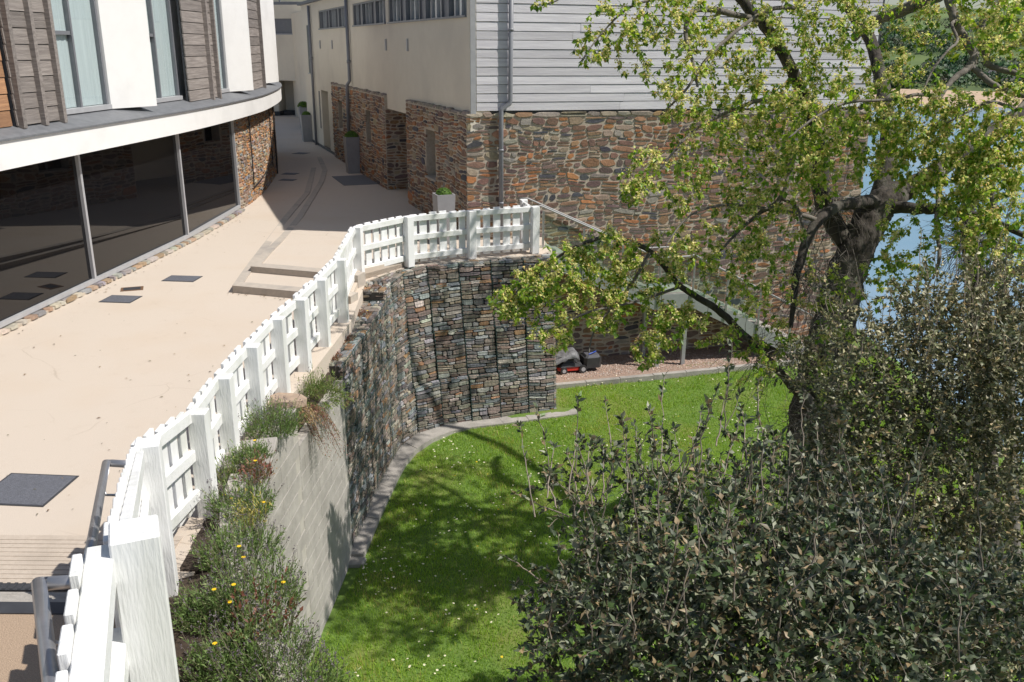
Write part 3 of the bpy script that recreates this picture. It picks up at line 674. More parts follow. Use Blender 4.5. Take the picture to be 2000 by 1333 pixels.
# ================================================================ PICKET FENCE
pf = empty('picket_fence', (-3, 12, 0), 'white painted timber picket fence curving along the terrace edge', 'fence')
FP = [Vector((x, y, 0)) for x, y in fp]
rf_ = random.Random(31)
def fence_panel(A, B, ta, tb, ba, bb, sh=0.0, rw=.03):
    d = (B - A); L = d.length; d.normalize(); nrm = Vector((d.y, -d.x, 0))
    pa, pb = .1, L - .1
    hz = lambda u, a, b: a + (b - a) * u / L
    for k, off in enumerate((-.085, -.5, -.94)):
        if k == 2 and ta - ba < .9: continue
        p0 = A + d * (-.03 if not sh else .1) - nrm * ((.115 if rw > .04 else .062) - sh * .5); p1 = A + d * (L + .03 if not sh else L - .1) - nrm * ((.115 if rw > .04 else .062) - sh * .5)
        z0 = hz(pa, ta, tb) + off; z1 = hz(pb, ta, tb) + off
        e = [(-.03, -.06), (2 * rw - .03, -.06), (2 * rw - .03, .06), (-.03, .06)]
        MB().hexa([p0 + nrm * a + Z * (z0 + b) for a, b in e] + [p1 + nrm * a + Z * (z1 + b) for a, b in e]).build('rail', WHITER, pf, bevel=.006)
    n_ = max(2, int(round((L - .15) / .25))); pitch = (L - .1) / n_
    for k in range(n_):
        u = .05 + pitch * (k + .5); zt = hz(u, ta, tb) + rf_.uniform(-.015, .02); zb = max(hz(u, ba, bb) + .06, hz(u, ta, tb) - 1.1)
        c_ = A + d * u - nrm * ((.166 if rw > .04 else .113) - sh * .5); w2 = .088 * rf_.uniform(.94, 1.05); ln = rf_.uniform(-.006, .006)
        MB().hexa([c_ + d * a + nrm * b + Z * zb for a, b in ((-w2, -.019), (w2, -.019), (w2, .019), (-w2, .019))] +
                  [c_ + d * (a + ln) + nrm * b + Z * zt for a, b in ((-w2, -.019), (w2, -.019), (w2, .019), (-w2, .019))]).build('picket', WHITE, pf, bevel=.005)
for i in range(len(FP) - 1):
    ba = 1.5 if i < 2 else FBASE[i]; bb = FBASE[i + 1] if i >= 1 else 1.5
    fence_panel(FP[i], FP[i + 1], FTOP[i] - .03, FTOP[i + 1] - .03, ba, bb, .10 if i == 1 else 0, .055 if i == 0 else .03)
END = FP[-1] + Vector((-.25, .95, 0))
fence_panel(FP[-1], END, 1.13, 1.13, 0, 0)
for i, p in enumerate(FP + [END]):
    t_ = (FTOP[i] if i < len(FTOP) else 1.16) - (.05 if i > 2 else 0); b_ = FBASE[i] if i < len(FBASE) else 0
    if 3 <= i <= 9: b_ = -.12
    if i == 10: b_ = -.45
    q = FP[min(i + 1, len(FP) - 1)] - FP[max(i - 1, 0)]; an_ = math.atan2(q.y, q.x); sd = Vector((q.y, -q.x, 0)).normalized()
    wv = .2 if i in (1, 2) else .18
    MB().box(p + sd * (.05 if i in (1, 2) else .01) + Z * ((t_ + b_) / 2 + .01), (wv, wv, t_ - b_), an_ + rf_.uniform(-.05, .05)).build('post', WHITE, pf, bevel=.008)

# ================================================================ GABION WALL
gw = empty('gabion_wall', (-1.5, 18.5, LZ), 'curved gabion retaining wall of stacked stone in green wire cages', 'retaining wall')
Tc = [(-2.72, 13.5), (-2.64, 14.7), (-2.56, 16.2), (-2.54, 17.5), (-2.46, 18.55), (-2.1, 19.25), (-1.23, 19.74), (0, 20.12), (1.0, 20.3)]
Bc = [(-2.76, 13.6), (-2.66, 15.0), (-2.54, 16.4), (-2.42, 17.4), (-2.15, 18.2), (-1.73, 18.68), (-1.05, 19.02), (.05, 19.4), (1.09, 19.78)]
Tr = catmull(Tc, 30); Br = catmull(Bc, 30); NBk = 12
def resamp(C, n):
    S = [0]
    for a, b in zip(C, C[1:]): S.append(S[-1] + (b - a).length)
    out = []
    for k in range(n + 1):
        s = S[-1] * k / n; i = min(len(C) - 2, max(0, int(np.searchsorted(S, s, side='right')) - 1)); t = (s - S[i]) / (S[i + 1] - S[i]); out.append(C[i].lerp(C[i + 1], t))
    return out
TT, BB = resamp(Tr, NBk), resamp(Br, NBk)
rows = [(-.42, 0.0, 0.0, .06), (-1.46, -.42, .10, .32), (-2.54, -1.46, .36, .62), (-3.6, -2.54, .70, .92)]
r4 = random.Random(41); gs = []; core = MB()
wires_all = []
def wire(m_, p, q, r_): m_.tube([p, q], r_, 3, False)
for ri, (z0, z1, kt, kb_) in enumerate(rows):
    for b in range(NBk):
        if ri == 0 and b < 5: continue
        if ri == 1 and b < 5: z1 = -.2
        elif ri == 1: z1 = -.42
        a = TT[b].lerp(BB[b], kb_); c_ = TT[b + 1].lerp(BB[b + 1], kb_)
        bat = (BB[b] - TT[b] + BB[b + 1] - TT[b + 1]) * .5 * (kb_ - kt)     # the face leans back by this much to its top
        d = (c_ - a); L = d.length; d.normalize(); nn = Vector((d.y, -d.x, 0))
        jit = r4.uniform(-.02, .02)
        P = lambda u, v, n, a=a, d=d, nn=nn, z0=z0, jit=jit, L=L, bat=bat, hh=z1 - z0: a + d * u + Z * (z0 + v) - bat * (v / hh) + nn * (n + jit + .03 * math.sin(u / L * math.pi) * math.sin(min(1, max(0, v / hh)) * math.pi))
        Hh = z1 - z0 - .012
        core.hexa([P(0.0, 0, -.75), P(L, 0, -.75), P(L, 0, -.035), P(0, 0, -.035), P(0, Hh - .035, -.75), P(L, Hh - .035, -.75), P(L, Hh - .035, -.035), P(0, Hh - .035, -.035)])
        gs += stones(lambda u, v, n, P=P: P(u, v, n - .03), L, Hh, .33, .115, .004, .03, GPAL, r4, sq=.34, warp=.03)
        gs += stones(lambda u, v, n, P=P, Hh=Hh: P(u, Hh + n - .022, -v), L, .6 if ri < 2 else .45, .27, .16, .006, .03, GPAL, r4, sq=.3)   # lid
        if ri == 0 and b == 5: gs += stones(lambda u, v, n, P=P: P(-n + .02, v, -u), .7, Hh, .3, .1, .0045, .028, GPAL, r4, sq=.3)
        if b == NBk - 1:
            gs += stones(lambda u, v, n, P=P, L=L: P(L + n - .03, v, -u), .7, Hh, .30, .10, .0045, .028, GPAL, r4, sq=.3)
        wm_ = MB(); st_ = .078; nx, nz = max(2, int(L / st_)), max(2, int((z1 - z0) / st_)); o_ = .022
        for i in range(nx + 1): wire(wm_, P(L * i / nx, 0, o_ + r4.uniform(0, .012)), P(L * i / nx, Hh, o_ + r4.uniform(0, .012)), .0022)
        for i in range(nz + 1): wire(wm_, P(0, Hh * i / nz, o_ + .006), P(L, Hh * i / nz, o_ + .006), .0022)
        if ri < 2 or True:
            for i in range(nx + 1): wire(wm_, P(L * i / nx, Hh + .012, .02), P(L * i / nx, Hh + .012, -.4 if ri < 2 else -.22), .0022)
            for q in range(1, 5): wire(wm_, P(0, Hh + .013, -.08 * q), P(L, Hh + .013, -.08 * q), .0022)
        # laced edges
        for (pa, pb) in ((P(0, 0, .026), P(0, Hh, .026)), (P(0, Hh, .026), P(L, Hh, .026))):
            n_ = int((pb - pa).length / .05); pts = []
            for i in range(n_ + 1):
                t = i / n_; an_ = i * 2.2; pts.append(pa.lerp(pb, t) + nn * .008 * math.cos(an_) + d * .008 * math.sin(an_) * (abs(pb.z - pa.z) > .1) + Z * .008 * math.sin(an_) * (abs(pb.z - pa.z) < .1))
            wm_.tube(pts, .005, 4, False)
        wm_.build('wire_cage', MESHW, gw)
core.build('stone_core', CORE, gw)
lay_stones(gs, gw, limit=300)
# concrete footing
Fo = resamp(catmull([(-2.50, 13.35), (-2.36, 15.3), (-2.12, 17.3), (-1.66, 18.22), (-1.06, 18.7), (.15, 19.1), (1.57, 19.6)], 20), 14)
Fi = resamp(catmull([(-3.1, 13.35), (-3.1, 15.5), (-2.95, 17.7), (-2.4, 19.0), (-1.2, 19.8), (.0, 20.3), (1.5, 20.45)], 20), 14)
ft = MB(); rr_ = random.Random(2)
for i in range(14):
    e = rr_.uniform(-.02, .02); h1 = -3.585 + rr_.uniform(-.008, .008)
    ft.prism([(Fo[i].x, Fo[i].y), (Fo[i + 1].x - .0, Fo[i + 1].y), (Fi[i + 1].x, Fi[i + 1].y), (Fi[i].x, Fi[i].y)], -4.0, h1)
tag(ft.build('concrete_footing', CONC), 'grey concrete footing strip along the foot of the gabion wall', 'footing')
tag(MB().prism([(-2.78, 13.12), (-2.48, 13.15), (-2.44, 13.36), (-2.75, 13.38)], -3.9, -3.62).build('loose_footing_block', CONC, bevel=.03), 'small pale concrete lump at the near end of the footing', 'concrete block')

# ================================================================ BLOCK WALL and planting bed
bw_ = empty('block_wall', (-2.85, 10, LZ), 'grey concrete block retaining wall below the white fence', 'retaining wall')
Wc = resamp(catmull([(-2.70, 13.46), (-2.78, 12), (-2.86, 10.5), (-2.88, 9.0), (-2.62, 7.7), (-1.95, 6.3), (-1.2, 5.0), (-.45, 3.6)], 20), 25)
def wall_top(i):
    y = Wc[i].y
    return -.45 if y > 11.35 else (.09 if y > 8.9 else .2)
cr = []; r5 = random.Random(8); cv = MB()
for i in range(25):
    a, b = Wc[i], Wc[i + 1]; d = (b - a).normalized(); nn = Vector((-d.y, d.x, 0)); L = (b - a).length
    zt = wall_top(i)
    cv.hexa([a - nn * .2 + Z * -4, b - nn * .2 + Z * -4, b - nn * .006 + Z * -4, a - nn * .006 + Z * -4, a - nn * .2 + Z * (zt - .01), b - nn * .2 + Z * (zt - .01), b - nn * .006 + Z * (zt - .01), a - nn * .006 + Z * (zt - .01)])
    z1 = zt; k = 0
    while z1 > -3.75:
        z0 = z1 - .225; off = (k % 2) * .5
        n_ = .0 + r5.uniform(-.002, .002); g1 = .0025
        p0, p1 = a.lerp(b, g1 / L), b.lerp(a, g1 / L)
        if off: p0, p1 = a.lerp(b, .5 + g1 / L), (b + (Wc[min(25, i + 2)] - b) * .5).lerp(b, 2 * g1 / L) if i < 24 else b
        if off and i < 24 and wall_top(i + 1) != zt: p1 = b
        v = [p0 - nn * .05 + Z * (z0 + g1), p1 - nn * .05 + Z * (z0 + g1), p1 + nn * n_ + Z * (z0 + g1), p0 + nn * n_ + Z * (z0 + g1)]
        v += [q + Z * (z1 - z0 - 2 * g1) for q in v]
        cr.append(((p1 - p0).length / max(3, (a - Vector((0, 0, CH - z0))).length) ** 2 * (1 if a.y > 6.6 else .01), v))
        z1 = z0; k += 1
cv.build('mortar_core', mat('pale_joint', (.47, .44, .39), (.37, .345, .305), 8, .95), bw_)
cr.sort(key=lambda q: -q[0])
for s_, v in cr[:300]: MB().hexa(v).build('block', BLOCK, bw_, bevel=.003)
rest = MB()
for s_, v in cr[300:]: rest.hexa(v)
if rest.v: tag(rest.build('hidden_blocks', BLOCK, bw_), kind='stuff')
bed = MB()
for i in range(25):
    a, b = Wc[i], Wc[i + 1]; d = (b - a).normalized(); nn = Vector((-d.y, d.x, 0)); a = a - nn * .12; b = b - nn * .12
    fx = lambda y: np.interp(y, [q[1] for q in fp], [q[0] for q in fp])
    z0_ = wall_top(i) - .04; z1_ = wall_top(i + 1) - .04 if i < 24 else z0_
    a2 = Vector((fx(a.y) - .05, a.y, 0)); b2 = Vector((fx(b.y) - .05, b.y, 0))
    if i > 14: a2 = Vector((a.x - .95, a.y - .35, 0)); b2 = Vector((b.x - .95, b.y - .35, 0))
    zf = -.03
    bed.hexa([a + Z * -3.9, a2 + Z * -3.9, b2 + Z * -3.9, b + Z * -3.9] + [a + Z * min(z0_, .08), a2 + Z * (zf + .001 * i), b2 + Z * (zf + .001 * i), b + Z * min(z0_, .08)])
tag(bed.build('planting_bed', SOIL), kind='structure')
sl_ = MB().box((0, 0, 0), (.55, .62, .07)).build('concrete_slab', CONC, local=(-2.98, 9.32, .20), bevel=.01); sl_.rotation_euler = (R(3), R(-4), R(8))
tag(sl_, 'flat grey concrete slab lying on the planted wall top', 'slab')
rs = random.Random(4); v = []
for zz_, sc in ((-.045, 1), (.05, .86)):
    for k in range(9): a = 2 * math.pi * k / 9; v.append((.27 * sc * math.cos(a) * (1 + rs.uniform(-.2, .15)), .16 * sc * math.sin(a) * (1 + rs.uniform(-.2, .15)), zz_ + rs.uniform(-.012, .012)))
f = [(k, (k + 1) % 9, 9 + (k + 1) % 9, 9 + k) for k in range(9)] + [tuple(range(9, 18)), tuple(range(8, -1, -1))]
o = pyd('loose_stone', v, f, STONE, None, col=[(.36, .27, .20, 1)] * 18, local=(-2.98, 11.12, .135)); o.rotation_euler = (R(6), R(8), R(20))
tag(o, 'flat brown loose stone resting on top of the block wall', 'stone')

# ================================================================ LOWER GRAVEL STRIP, KERB, STEEL STAIR
def ks(u, n, z): return CO + ED * u + EN * n + Z * z
tag(MB().hexa([ks(1.6, 0, -4), ks(11, 0, -4), ks(11, 1.55, -4), ks(1.6, 1.75, -4), ks(1.6, 0, -3.40), ks(11, 0, -3.40), ks(11, 1.55, -3.40), ks(1.6, 1.75, -3.40)]).build('gravel_strip', GRAVEL), kind='structure')
gv = []; gf = []; gc = []
for q in range(4200):
    p = ks(rng.uniform(1.8, 9), rng.uniform(.1, 1.5), -3.395); s_ = rng.uniform(.012, .03); b = len(gv); cl = rng.choice([(.45, .30, .23), (.35, .25, .2), (.28, .2, .16), (.5, .42, .36)])
    for k in range(4): gv.append(p + Vector((s_ * math.cos(k * 1.57 + q), s_ * math.sin(k * 1.57 + q), 0)))
    gv.append(p + Z * s_ * .8); gc += [(*cl, 1)] * 5
    for k in range(4): gf.append((b + k, b + (k + 1) % 4, b + 4))
tag(npmesh('loose_gravel', gv, gf, STONE, col=gc), 'loose pinkish gravel chippings under the steel stair', 'gravel', kind='stuff')
kb = empty('kerb_edging', ks(1.7, 1.7, -3.4), 'row of concrete kerb edging stones between lawn and gravel', 'kerb')
for k in range(10):
    u0, u1 = 1.6 + .93 * k, 1.6 + .93 * (k + 1) - .012; n0 = 1.75 - .02 * k
    MB().hexa([ks(u0, n0, -4), ks(u1, n0, -4), ks(u1, n0 + .13, -4), ks(u0, n0 + .13, -4), ks(u0, n0, -3.355), ks(u1, n0, -3.355), ks(u1, n0 + .13, -3.36), ks(u0, n0 + .13, -3.36)]).build('kerb_stone', CONC, kb, bevel=.008)
ss = empty('steel_staircase', ks(2, 1.1, -3.4), 'pale grey steel staircase going down along the stone wall to the lawn', 'staircase')
Fl = [(1.35, 0.0), (4.55, -1.45), (5.6, -1.45), (9.4, -3.38)]
NO = 1.2
def stair_z(u): return float(np.interp(u, [q[0] for q in Fl], [q[1] for q in Fl]))
for no in (NO, .08):
    sg = MB()
    for (u0, z0), (u1, z1) in zip(Fl, Fl[1:]):
        e = [(no, -.34), (no + .04, -.34), (no + .04, .04), (no, .04)]
        sg.hexa([ks(u0, n, z0 + q) for n, q in e] + [ks(u1, n, z1 + q) for n, q in e])
    sg.build('stringer', GALV, ss)
for k in range(9): u = 1.5 + .345 * k; MB().hexa([ks(u, .1, stair_z(u) - .21), ks(u + .36, .1, stair_z(u) - .21), ks(u + .36, NO, stair_z(u) - .21), ks(u, NO, stair_z(u) - .21), ks(u, .1, stair_z(u) - .01), ks(u + .36, .1, stair_z(u) - .01), ks(u + .36, NO, stair_z(u) - .01), ks(u, NO, stair_z(u) - .01)]).build('tread', CONC, ss)  # all treads made deep enough to close the risers and darken the recess
MB().hexa([ks(4.6, .1, -1.52), ks(5.6, .1, -1.52), ks(5.6, NO, -1.52), ks(4.6, NO, -1.52), ks(4.6, .1, -1.46), ks(5.6, .1, -1.46), ks(5.6, NO, -1.46), ks(4.6, NO, -1.46)]).build('landing_plate', CONC, ss)
for k in range(11): u = 5.65 + .335 * k; MB().hexa([ks(u, .1, stair_z(u) - .21), ks(u + .35, .1, stair_z(u) - .21), ks(u + .35, NO, stair_z(u) - .21), ks(u, NO, stair_z(u) - .21), ks(u, .1, stair_z(u) - .01), ks(u + .35, .1, stair_z(u) - .01), ks(u + .35, NO, stair_z(u) - .01), ks(u, NO, stair_z(u) - .01)]).build('tread', CONC, ss)
hr = [(1.25, 1.02), (1.45, 1.02), (4.6, -.42), (5.65, -.42), (9.3, -2.3)]
MB().tube([ks(u, NO + .03, z) for u, z in hr], .021, 8).build('handrail', mat('brushed_rail', (.33, .33, .33), None, 9, .5), ss, True)
MB().tube([ks(u, .07, z) for u, z in hr], .021, 8).build('handrail', mat('brushed_rail', (.33, .33, .33), None, 9, .5), ss, True)
for u in (1.5, 2.55, 3.6, 4.65, 5.6, 6.6, 7.6, 8.6):
    z = stair_z(u); po = MB().beam(ks(u, NO + .065, z - .28), ks(u, NO + .065, z + .97), .05, .03, side=ED).build('post', STEEL, ss)
    MB().tube([ks(u, NO + .08, z + .45), ks(u, NO + .11, z + .45)], .03, 8).build('glass_clamp', STEEL, po)
for u0, u1 in ((1.56, 2.5), (2.6, 3.55), (3.66, 4.6), (4.72, 5.55), (5.66, 6.55), (6.66, 7.55)):
    MB().hexa([ks(u0, NO + .03, stair_z(u0) + .1), ks(u1, NO + .03, stair_z(u1) + .1), ks(u1, NO + .04, stair_z(u1) + .1), ks(u0, NO + .04, stair_z(u0) + .1), ks(u0, NO + .03, stair_z(u0) + .88), ks(u1, NO + .03, stair_z(u1) + .88), ks(u1, NO + .04, stair_z(u1) + .88), ks(u0, NO + .04, stair_z(u0) + .88)]).build('glass_panel', GREENGLASS, ss)
for u, n in ((4.75, 1.15), (4.75, .25), (5.5, 1.15)): MB().box(ks(u, n, (-3.4 - 1.5) / 2), (.1, .1, 1.88), ang_e).build('support_leg', GALV, ss)
MB().beam(ks(4.75, .25, -3.0), ks(4.75, 1.15, -3.25), .06, .06).build('brace', GALV, ss)

# ================================================================ LAWN MOWER
mo = ks(2.35 + .25, .85, -3.395); ax = ED; ay = -EN
lm = empty('lawn_mower', mo, 'red and black lawn mower with grass box parked under the steel stair', 'lawn mower')
def mp(a, b, c_): return mo + ax * a + ay * b + Z * c_
def shell(pts_low, pts_top, name, m):
    n_ = len(pts_low); v = [mp(*p) for p in pts_low] + [mp(*p) for p in pts_top]
    f = [(i, (i + 1) % n_, n_ + (i + 1) % n_, n_ + i) for i in range(n_)] + [tuple(range(n_, 2 * n_)), tuple(range(n_ - 1, -1, -1))]
    return pyd(name, v, f, m, lm)
def oct_(x0, x1, y0, y1, z, c_=.07): return [(x0 + c_, y0, z), (x1 - c_, y0, z), (x1, y0 + c_, z), (x1, y1 - c_, z), (x1 - c_, y1, z), (x0 + c_, y1, z), (x0, y1 - c_, z), (x0, y0 + c_, z)]
dk = shell(oct_(-.55, .12, -.24, .24, .07), oct_(-.52, .10, -.22, .22, .17), 'deck', REDP)
shell(oct_(-.58, .12, -.25, .25, .172), oct_(-.50, .06, -.2, .2, .27), 'body_shroud', BLACKP)
shell(oct_(-.44, .0, -.16, .16, .271), oct_(-.36, -.06, -.12, .12, .38), 'engine_cover', BLACKP)
shell(oct_(.13, .62, -.26, .26, .10), oct_(.16, .64, -.24, .24, .36), 'grass_box', BLACKP)
shell(oct_(.2, .6, -.2, .2, .361, .05), oct_(.24, .58, -.17, .17, .42, .05), 'box_lid', mat('grey_plastic', (.10, .10, .115), None, 5, .5))
MB().tube([mp(.3, -.12, .44), mp(.42, -.1, .47), mp(.56, .05, .45)], .016, 6).build('rope', BLUEP, lm)
for a, b, r_ in ((-.42, -.27, .09), (-.42, .27, .09), (.1, -.28, .105), (.1, .28, .105)):
    wl = MB().tube([mp(a, b - .025, r_), mp(a, b + .025, r_)], r_, 18).build('wheel', BLACKP, lm); MB().tube([mp(a, b - .03, r_), mp(a, b + .03, r_)], r_ * .55, 12).build('hub', PALEF, wl)
MB().tube([mp(.08, -.2, .2), mp(-.3, -.2, .42), mp(-.72, -.2, .5), mp(-.72, .2, .5), mp(-.3, .2, .42), mp(.08, .2, .2)], .014, 6).build('handle', BLACKP, lm)
v = []; f = []; rm = random.Random(6)
for i in range(9):
    for j in range(7):
        a_, b_ = -.78 + .76 * i / 8, -.30 + .6 * j / 6; e = abs(j - 3) / 3
        v.append(mp(a_ + rm.uniform(-.02, .02), b_, .40 + .24 * (i / 8) - .16 * e ** 2 - (.12 if i in (0, 8) else 0) + rm.uniform(-.025, .025)))
for i in range(8):
    for j in range(6): f.append((i * 7 + j, i * 7 + j + 1, (i + 1) * 7 + j + 1, (i + 1) * 7 + j))
o = pyd('cover_sheet', v, f, mat('grey_tarp', (.22, .22, .23), (.09, .09, .095), 12, .5, .5), lm, True)
m_ = o.modifiers.new('s', 'SOLIDIFY'); m_.thickness = .012

# ================================================================ PLANTERS with clipped box
def box_ball(name, c_, r_, lab, n_=1500):
    rr = np.random.default_rng(int(abs(c_[1]) * 10)); d = rr.normal(size=(n_, 3)); d /= np.linalg.norm(d, axis=1)[:, None]; d[:, 2] = np.abs(d[:, 2]) * .95 - .05
    P0 = d * (r_ * rr.uniform(.82, 1.03, n_))[:, None] + np.array(c_); a = rr.normal(size=(n_, 3)); a /= np.linalg.norm(a, axis=1)[:, None]
    b = np.cross(a, d); b /= np.linalg.norm(b, axis=1)[:, None] + 1e-6; s_ = r_ * .11
    V = np.stack([P0 - a * s_, P0 + b * s_ * .6, P0 + a * s_, P0 - b * s_ * .6], 1).reshape(-1, 3)
    t = rr.uniform(0, 1, n_)[:, None]; cl = np.array([.06, .13, .02]) * (1 - t) + np.array([.17, .30, .045]) * t
    C = np.ones((n_, 4, 4)); C[:, :, :3] = cl[:, None, :]
    o = empty(name, (c_[0], c_[1], c_[2] - .02), lab, 'shrub', 'clipped box plants in the tall planters')
    npmesh('foliage', V, np.arange(n_ * 4).reshape(-1, 4), HERB, o, col=C.reshape(-1, 4))
    MB().tube([(c_[0], c_[1], c_[2] - .06), (c_[0], c_[1], c_[2] + r_ * .7)], .02, 6).build('stem', TWIG, o)
for x, y, wv, ht, lab, lab2, ball in ((-1.70, 21.95, .46, 1.22, 'pale grey tall planter nearest the fence at the building corner', 'bright green clipped box ball in the planter by the fence', .2),
                                (-6.15, 34.7, .56, 1.36, 'tall grey planter standing by the middle stone wall in the lane', 'clipped box ball in the planter by the stone wall', .27),
                                (-10.45, 46.4, .6, 1.32, 'tapered grey planter beside the white doorway recess in the lane', 'small low clipped box in the planter beside the doorway', .22),
                                (-12.35, 54.2, .55, 1.25, 'farthest dark grey planter deep in the lane', 'round plant in the farthest planter deep in the lane', .33)):
    pl = empty('tall_planter', (x, y, 0), lab, 'planter', 'tall square planters along the lane'); rz = R(20.8)
    ring = lambda s_, z: [Vector((x, y, z)) + Vector((math.cos(rz) * a - math.sin(rz) * b, math.sin(rz) * a + math.cos(rz) * b, 0)) * s_ for a, b in ((-.5, -.5), (.5, -.5), (.5, .5), (-.5, .5))]
    v = ring(wv * .8, 0) + ring(wv, ht) + ring(wv * .86, ht) + ring(wv * .84, ht - .1)
    f = [(0, 3, 2, 1)] + [(i, (i + 1) % 4, 4 + (i + 1) % 4, 4 + i) for i in range(4)] + [(4 + i, 4 + (i + 1) % 4, 8 + (i + 1) % 4, 8 + i) for i in range(4)] + [(8 + i, 8 + (i + 1) % 4, 12 + (i + 1) % 4, 12 + i) for i in range(4)]
    pyd('planter_box', v, f, PLANTER, pl)
    pyd('soil', ring(wv * .845, ht - .06), [(0, 1, 2, 3)], SOIL, pl)
    box_ball('box_ball', (x, y, ht - .04), ball, lab2)

# ================================================================ TERRACE DETAILS
def cover(px, py, wx, wy, rz, lab, m=COVER):
    p = gp(px, py); o = empty('manhole_cover', p, lab, 'manhole cover', 'inspection covers in the terrace')
    MB().box(p + Z * .004, (wx, wy, .008), rz).build('frame', DARKM, o)
    MB().box(p + Z * .009, (wx - .05, wy - .05, .008), rz).build('lid', m, o, bevel=.003)
cover(236, 585, .62, .5, R(-5), 'blue grey cover near the glass wall beside the open gully')
cover(356, 545, .68, .48, R(-5), 'blue grey cover in the middle of the terrace')
cover(606, 520, .62, .5, R(-14), 'blue grey cover just behind the fence above the low steps')
cover(52, 957, .80, .72, R(-4), 'large dark cover at the left edge near the stair')
cover(567, 340, .55, .45, R(-12), 'nearer of two small covers by the stone drum')
cover(562, 352, .55, .4, R(-12), 'small cover by the stone drum, nearest the glass')
cover(588, 300, .6, .6, R(-18), 'far cover in the shaded lane')
gpnt = gp(258, 565); gl_ = empty('drain_gully', gpnt, 'small open brown gully beside the glass wall', 'drain')
MB().box(gpnt + Z * .004, (.42, .3, .008), R(20)).build('frame', mat('rust_iron', (.16, .09, .05), None, 9, .8), gl_); MB().box(gpnt + Z * .009, (.32, .2, .006), R(20)).build('grate', DARKM, gl_)
mt_ = gp(705, 352); tag(MB().box(mt_ + Z * .006, (1.7, 2.4, .012), R(20.8)).build('door_mat', mat('mat_grey', (.17, .175, .19), (.13, .135, .15), 30, .8)), 'wide grey entrance mat set in the lane', 'mat')
# low stone steps and kerb bands
outer = [gp(*q) for q in ((456, 572), (489, 520), (525, 467), (553, 427), (595, 378), (609, 329))]
inner = [gp(*q) for q in ((492, 541), (520, 500), (547, 467), (581, 424), (623, 357), (631, 333), (620, 308))]
stp = empty('terrace_steps', outer[0], 'low pair of stone edged steps running back up the terrace', 'steps')
def ramp(y): return max(0.0, min(1, (23.0 - y) / 5.5))
def plat(line, front_pt, hgt, name):
    pts = [(p.x, p.y) for p in line]; z = [max(.006, hgt * ramp(p.y)) for p in line]
    right = [(-2.2, 23.2), (-2.0, 20.0), (-2.38, 19.35), (-3.15, 18.1)]; zr = [.006, hgt * .5, hgt * .7, hgt]
    pts2 = pts + right + [front_pt]; z2 = z + zr + [hgt]
    MB().prism(pts2[::-1], -.02, z2[::-1]).build(name, RESIN, stp)
plat(outer[:4], (-3.05, 16.35), .12, 'lower_step'); plat(inner[:4], (-3.1, 17.5), .235, 'upper_step')
def strip(line, hgt, wv, name, zoff=0.0):
    for a, b in zip(line, line[1:]):
        d = (b - a).normalized(); nn = Vector((d.y, -d.x, 0)); za = hgt * ramp(a.y) + .022 + zoff; zb = hgt * ramp(b.y) + .022 + zoff
        MB().hexa([a - nn * .012 - Z * .02, b - nn * .012 - Z * .02, b + nn * wv - Z * .02, a + nn * wv - Z * .02, a - nn * .012 + Z * za, b - nn * .012 + Z * zb, b + nn * wv + Z * zb, a + nn * wv + Z * za]).build('edging_slab', KERBM, stp)
def dense(l): return [l[i].lerp(l[i + 1], t) for i in range(len(l) - 1) for t in (0, .5)] + [l[-1]]
strip(dense(outer), .12, .17, 'e'); strip(dense(inner), .235, .17, 'e', .003)
e0, e1 = outer[0], Vector((-3.05, 16.33, 0)); i0, i1 = inner[0], Vector((-3.1, 17.48, 0))
strip([e1, e1.lerp(e0, .33), e1.lerp(e0, .66), e0], .12, .3, 'e', .006); strip([i1, i1.lerp(i0, .5), i0], .235, .3, 'e', .009)
# handrails by the stair
def rail(pts, name, lab, brackets):
    o = empty(name, pts[0], lab, 'handrail'); MB().tube(pts, .031, 12).build('tube', STEEL, o, True)
    for a, b in brackets: MB().tube([a, a + Vector((.02, 0, -.08)), b + Vector((-.05, 0, -.06)), b], .011, 6).build('bracket', STEEL, o, True)
a_ = atD(207, 905, 7.3); b_ = atD(180, 1055, 5.5); b2_ = b_ + (b_ - a_) * .25
rail([a_ + Vector((.28, .03, -.03)), a_ + Vector((.05, 0, 0)), a_, a_.lerp(b_, .5), b_, b2_], 'handrail', 'steel tube handrail sloping down beside the fence, farther one', [(a_.lerp(b_, .35), a_.lerp(b_, .35) + Vector((.2, 0, -.02)))])
c_ = atD(76, 1140, 3.85); d_ = atD(102, 1345, 3.1); d2 = d_ + (d_ - c_) * .4
rail([c_ + Vector((.24, .06, -.02)), c_ + Vector((.04, 0, .0)), c_, c_.lerp(d_, .5), d_, d2], 'handrail', 'steel tube handrail at the bottom left corner, nearest one', [(c_.lerp(d_, .45), c_.lerp(d_, .45) + Vector((.15, 0, -.03)))])

# wind-blown bits lying on the terrace
lv = []; lf = []; lc = []
for q in range(230):
    if q < 110: p = gp(rng.uniform(0, 640), rng.uniform(430, 1040), .012)
    elif q < 180: s_ = rng.uniform(ms[1], ms[-1]); p = PL(s_, .012, rng.uniform(.2, .45))
    else: t_ = rng.random(); p = outer[0].lerp(e1, t_) + Vector((rng.uniform(-.1, .1), -rng.uniform(.03, .25), .012))
    if p.x > -3.4 and p.y < 18 or p.x < -8.3: continue
    a = rng.uniform(0, 6.28); r_ = rng.uniform(.010, .032); b = len(lv); cl = rng.choice([(.16, .10, .06), (.10, .08, .05), (.28, .19, .10), (.14, .13, .06)])
    for k, (u, v_) in enumerate(((-1, 0), (0, .45), (1, 0), (0, -.45))): lv.append(p + Vector((math.cos(a) * u - math.sin(a) * v_, math.sin(a) * u + math.cos(a) * v_, .25 * (k % 2))) * r_)
    lc += [(*cl, 1)] * 4; lf.append((b, b + 1, b + 2, b + 3))
